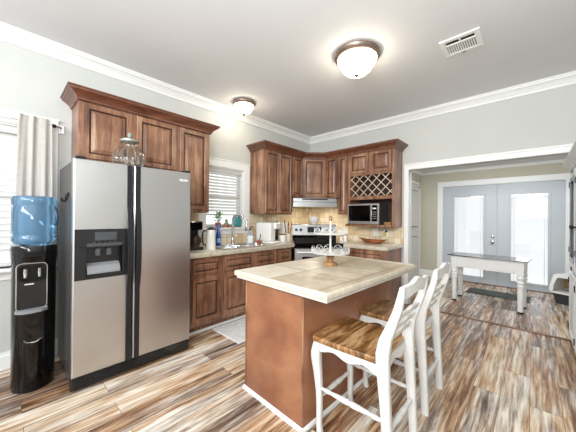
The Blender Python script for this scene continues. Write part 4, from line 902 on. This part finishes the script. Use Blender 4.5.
# ------------------------------------------------------------------ stools
def lerp_path(P, z):
    for (x0, z0), (x1, z1) in zip(P, P[1:]):
        if z0 <= z <= z1: return x0 + (x1 - x0) * (z - z0) / (z1 - z0)
    return P[-1][0]
REAR = [(.447, 0), (.440, .14), (.424, .38), (.412, .54), (.410, .62), (.424, .70), (.456, .78), (.484, .86), (.500, .93), (.506, .980)]
FRONT = [(.022, 0), (.014, .05), (.016, .15), (.014, .25), (.002, .36), (-.010, .44), (-.012, .48), (-.002, .53), (.004, .556)]
FW_ = [(.036, .034), (.031, .031), (.033, .033), (.037, .036), (.047, .042), (.058, .048), (.060, .050), (.056, .048), (.048, .044)]
def stool(label, loc):
    t = thing('counter_stool', label, 'stool', loc, 0.0, 'ladder-back counter stools')
    m = MB(); N_ = 14; prof = []
    P = [(-.030, -.205), (-.040, -.12), (-.044, 0), (-.040, .12), (-.030, .205), (-.010, .216), (.20, .212), (.385, .198), (.395, .185), (.395, -.185), (.385, -.198), (.20, -.212), (-.010, -.216)]
    def sc(k): return [(.18 + (p[0] - .18) * k, p[1] * k) for p in P]
    loft(m, [(sc(.975), .557), (sc(1.0), .565), (sc(1.0), .580), (sc(.975), .590), (sc(.80), .586)])
    part('seat', m, M['seat'], t, smooth=40, label='stained plank seat')
    m = MB()
    for y in (-.188, .188):
        n = 12; top = [(.02 + .375 * k / n, .5565) for k in range(n + 1)]; bot = [(.02 + .375 * k / n, .512 - .012 * math.cos(4 * math.pi * k / n)) for k in range(n, -1, -1)]
        m.prism(top + bot, y - .010, y + .010, frame=((0, 0, 0), (1, 0, 0), (0, 0, 1), (0, 1, 0)))
    n = 12; top = [(-.17 + .34 * k / n, .5565) for k in range(n + 1)]; bot = [(-.17 + .34 * k / n, .510 + .012 * math.cos(4 * math.pi * k / n)) for k in range(n, -1, -1)]
    m.prism(top + bot, -.008, .012, frame=((0, 0, 0), (0, 1, 0), (0, 0, 1), (1, 0, 0)))
    m.prism(top + bot, .388, .402, frame=((0, 0, 0), (0, 1, 0), (0, 0, 1), (1, 0, 0))); part('apron', m, M['white'], t)
    for y in (-.188, .188):
        m = MB(); m.rod([(x, y, z) for x, z in FRONT], FW_); part('leg', m, M['white'], t, smooth=50)
        m = MB(); m.rod([(x, y, z) for x, z in REAR], [(.044, .038), (.046, .040), (.053, .042), (.064, .044), (.068, .044), (.060, .042), (.048, .038), (.040, .036), (.034, .034), (.022, .026)]); part('leg', m, M['white'], t, smooth=50)
    def board(name, zt, zb, th=.018):
        m = MB(); n = 24; vs = []; fs = []
        for k in range(n + 1):
            y = -.178 + .356 * k / n; a = zb(y / .178); b = zt(y / .178); xa, xb = lerp_path(REAR, a), lerp_path(REAR, b); bow = .012 * (1 - (y / .178) ** 2)
            vs += [(xa - th / 2 + bow, y, a), (xb - th / 2 + bow, y, b), (xb + th / 2 + bow, y, b), (xa + th / 2 + bow, y, a)]
        for k in range(n):
            for c in range(4): fs.append((k * 4 + c, k * 4 + (c + 1) % 4, k * 4 + 4 + (c + 1) % 4, k * 4 + 4 + c))
        fs += [(3, 2, 1, 0), (n * 4, n * 4 + 1, n * 4 + 2, n * 4 + 3)]
        m.add(vs, fs); part(name, m, M['white'], t, smooth=45)
    board('crest_rail', lambda v: .970 + .030 * math.cos(v * math.pi / 2) + .007 * math.cos(v * 2 * math.pi), lambda v: .905 + .024 * math.cos(v * math.pi / 2), .022)
    for zc in (.806, .744, .684): board('slat', lambda v, z=zc: z + .010 + .024 * math.cos(v * math.pi / 2) + .004 * math.cos(v * 3 * math.pi), lambda v, z=zc: z - .017 + .020 * math.cos(v * math.pi / 2))
    def spindle(a, b):
        a, b = Vector(a), Vector(b); f = [0, .06, .12, .16, .2, .3, .42, .47, .5, .53, .58, .7, .8, .84, .88, .94, 1]; r = [.008, .009, .013, .014, .010, .014, .017, .017, .012, .017, .017, .014, .010, .014, .013, .009, .008]
        m = MB(); m.tube([tuple(a.lerp(b, q_)) for q_ in f], r, 10); part('stretcher', m, M['white'], t, smooth=60)
    for y in (-.188, .188): spindle((.016, y, .275), (.430, y, .275))
    spindle((.014, -.188, .215), (.014, .188, .215)); spindle((.436, -.188, .225), (.436, .188, .225))
    return t
stool('white ladder-back counter stool with wood seat, nearest the front corner of the island', (2.335, -2.690, 0))
stool('white ladder-back counter stool with wood seat, farther one next to the hall opening', (2.335, -2.075, 0))

# floor mat at the sink
t = thing('floor_mat', 'pale grey kitchen mat on the floor in front of the sink cabinet', 'mat', (0.82, -2.14, 0.0006))
m = MB(); m.box(-.225, .245, -.385, .385, 0, .010, .004); part('pile', m, M['mat'], t)
m = MB(); ring(m, -.24, .26, -.40, .40, .014, 0, .011); part('binding', m, M['whiteplastic'], t)

# ------------------------------------------------------------------ hall
t = thing('console_table', 'white hall table with turned legs and dark-edged glossy top', 'table', (2.80, 0.915, 0), math.radians(-4.5))
for sx in (-1, 1):
    for sy in (-1, 1):
        m = MB(); x, y = sx * .405, sy * .165
        m.box(x - .040, x + .040, y - .040, y + .040, .530, .715, .003)
        m.lathe([(.028, 0), (.030, .01), (.033, .03), (.036, .34), (.036, .36), (.045, .372), (.045, .386), (.034, .396), (.034, .41), (.046, .422), (.046, .438), (.036, .450), (.036, .465), (.047, .48), (.047, .50), (.038, .515), (.038, .5305)], c=(x, y, 0), seg=20); lg = part('leg', m, M['trim'], t, smooth=40)
        m = MB(); m.lathe([(.030, .0), (.034, .0), (.0352, .022), (.032, .022)], c=(x, y, 0.0), seg=20); part('foot_cap', m, M['dark'], lg, smooth=40)
m = MB(); m.box(-.365, .365, -.200, -.176, .548, .7155, .002); m.box(-.365, .365, .176, .200, .548, .7155, .002); m.box(-.442, -.420, -.125, .125, .548, .7155, .002); m.box(.420, .442, -.125, .125, .548, .7155, .002); part('apron', m, M['trim'], t)
m = MB(); m.box(-.485, .485, -.245, .245, .716, .724, .003); part('top', m, M['trim'], t)
m = MB(); m.box(-.488, .488, -.248, .248, .7245, .737, .003); part('glass_top', m, M['gloss'], t, label='glossy dark glass top')
t = thing('door_rug', 'dark patterned rug on the hall floor before the glazed doors', 'rug', (2.86, 1.655, 0.0006), math.radians(-2))
m = MB(); m.box(-.41, .43, -.20, .20, 0, .010, .004); part('pile', m, M['rug'], t)
m = MB(); ring(m, -.424, .444, -.214, .214, .013, 0, .009); part('binding', m, M['black'], t)
t = thing('litter_box', 'dark cat litter tray with white hood by the right-hand glazed door', 'litter box', (3.80, 1.86, 0), math.radians(-22))
m = MB(); loft(m, [([(a * .18, b * .20) for a, b in sup(1, 1, 36, 5)], 0.0), ([(a * .215, b * .235) for a, b in sup(1, 1, 36, 5)], .165)]); part('tray', m, plain('tray_grey', '#3a3d42', .45), t, smooth=40)
m = MB(); O_ = [(a * .235, b * .25) for a, b in sup(1, 1, 36, 5)]; loft(m, [(O_, .1655), (O_, .185)]); part('rim', m, M['whiteplastic'], t, smooth=40)
# hood: arch frame, open to the front with tall sides
m = MB(); outer = [(-.222, .1855), (-.205, .30), (-.165, .45), (-.12, .475), (.12, .475), (.165, .45), (.205, .30), (.222, .1855)]; inner = [(.175, .1855), (.160, .30), (.125, .40), (.10, .415), (-.10, .415), (-.125, .40), (-.160, .30), (-.175, .1855)]
m.prism(outer + inner, .215, .24, frame=((0, 0, 0), (1, 0, 0), (0, 0, 1), (0, -1, 0)))
shell = [(p[0] * .97, p[1] if p[1] < .2 else p[1] - .008) for p in outer]; ish = [(p[0] * .93, p[1] if p[1] < .2 else p[1] - .02) for p in reversed(outer)]
m.prism(shell + ish, -.225, .215, frame=((0, 0, 0), (1, 0, 0), (0, 0, 1), (0, -1, 0)))
part('hood', m, M['whiteplastic'], t)
m = MB(); m.prism(shell, -.235, -.2255, frame=((0, 0, 0), (1, 0, 0), (0, 0, 1), (0, -1, 0))); part('back_liner', m, plain('liner_tan', '#a98b62', .8, var=.2), t)
m = MB(); m.box(-.185, .185, -.20, .20, .10, .168); part('litter', m, plain('litter_grain', '#b59a78', .95, var=.3, scale=80), t)
def ring_y(m, xa, xb, ya, yb, za, zb, w):
    m.box(xa, xb, ya, ya + w, za, zb); m.box(xa, xb, yb - w, yb, za, zb); m.box(xa, xb, ya + w, yb - w, za, za + w); m.box(xa, xb, ya + w, yb - w, zb - w, zb)
# tall hutch at the right edge
t = thing('hutch', 'tall pale painted hutch with glazed doors at the right edge of the kitchen', 'hutch', (3.85, -0.65, 0))
m = MB(); hx0, hx1, hy0, hy1 = 3.612, 4.10, -1.26, -0.035
m.box(hx0 + .02, hx1, hy1 - .02, hy1, .07, 1.86, .002); m.box(hx0 + .02, hx1, hy0, hy0 + .02, .07, 1.86, .002); m.box(hx1 - .02, hx1, hy0, hy1, .07, 1.86); m.box(hx0 + .02, hx1, hy0, hy1, 1.84, 1.86); m.box(hx0 + .02, hx1, hy0, hy1, .07, .09)
m.box(hx0 + .02, hx1 - .02, hy0 + .02, hy1 - .02, .80, .83)
for a, b in ((hy1 - .155, hy1), (hy0, hy0 + .055), (-.68, -.62)): m.box(hx0, hx0 + .0195, a, b, .07, 1.86, .002)
m.box(hx0, hx0 + .0195, hy0, hy1, 1.80, 1.86, .002); m.box(hx0, hx0 + .0195, hy0, hy1, .78, .84, .002); m.box(hx0, hx0 + .0195, hy0, hy1, .07, .12, .002); part('carcass', m, M['hutch'], t, world=True)
for z in (1.15, 1.48):
    m = MB(); m.box(hx0 + .04, hx1 - .021, hy0 + .021, hy1 - .021, z, z + .018); part('shelf', m, M['hutch'], t, world=True)
m = MB(); m.sweep([(hx0, hy1), (hx0, hy0), (hx1, hy0)], [(0, 1.84), (.010, 1.84), (.012, 1.862), (.035, 1.885), (.055, 1.91), (.062, 1.915), (.062, 1.935), (0, 1.935)]); part('crown', m, M['hutch'], t, world=True)
for a, b in ((-.615, hy1 - .135), (hy0 + .058, -.685)):
    m = MB(); y0, y1, z0, z1 = a, b, .845, 1.795
    for p in ((y0, y0 + .05, z0, z1), (y1 - .05, y1, z0, z1), (y0 + .05, y1 - .05, z0, z0 + .06), (y0 + .05, y1 - .05, z1 - .06, z1)): m.box(hx0 - .018, hx0 - .0005, *p, .003)
    dr = part('door', m, M['hutch'], t, world=True)
    m = MB(); m.box(hx0 - .010, hx0 - .006, y0 + .05, y1 - .05, z0 + .06, z1 - .06); part('pane', m, M['pane'], dr, world=True)
    m = MB(); ring_y(m, hx0 - .0215, hx0 - .0182, y0 + .045, y1 - .045, z0 + .055, z1 - .055, .045); part('glazing_bead', m, M['black'], dr, world=True, label='black border round the pane')  # black border put over the pane edge as a dark line
    for z in (.98, 1.65):
        m = MB(); m.box(hx0 - .024, hx0 - .0185, y1 - .012, y1 + .010, z, z + .06, .002); part('hinge', m, M['dark'], dr, world=True)
    m = MB(); m.M = Matrix.Translation((hx0 - .0185, (y0 + .03) if b > -.5 else (y1 - .03), 1.25)) @ Matrix.Rotation(-math.pi / 2, 4, 'Y'); m.lathe([(.008, 0), (.008, .012), (.018, .02), (.018, .03), (0, .034)], seg=16); part('knob', m, M['dark'], dr, world=True, smooth=40)
    m = MB(); m.panel((hx0 - .0005, y1, .125), (0, -1, 0), UZ, (-1, 0, 0), y1 - y0, .65, .06, .018, gi=0); ld = part('door', m, M['hutch'], t, world=True)
    for z in (.18, .66):
        m = MB(); m.box(hx0 - .026, hx0 - .019, y1 - .012, y1 + .010, z, z + .06, .002); part('hinge', m, M['dark'], ld, world=True)
for y in (hy1 - .03, hy0 + .03):
    for x in (hx0 + .03, hx1 - .03):
        m = MB(); m.lathe([(.022, 0), (.026, .02), (.026, .0695)], c=(x, y, 0), seg=16); part('foot', m, M['dark'], t, world=True, smooth=40)
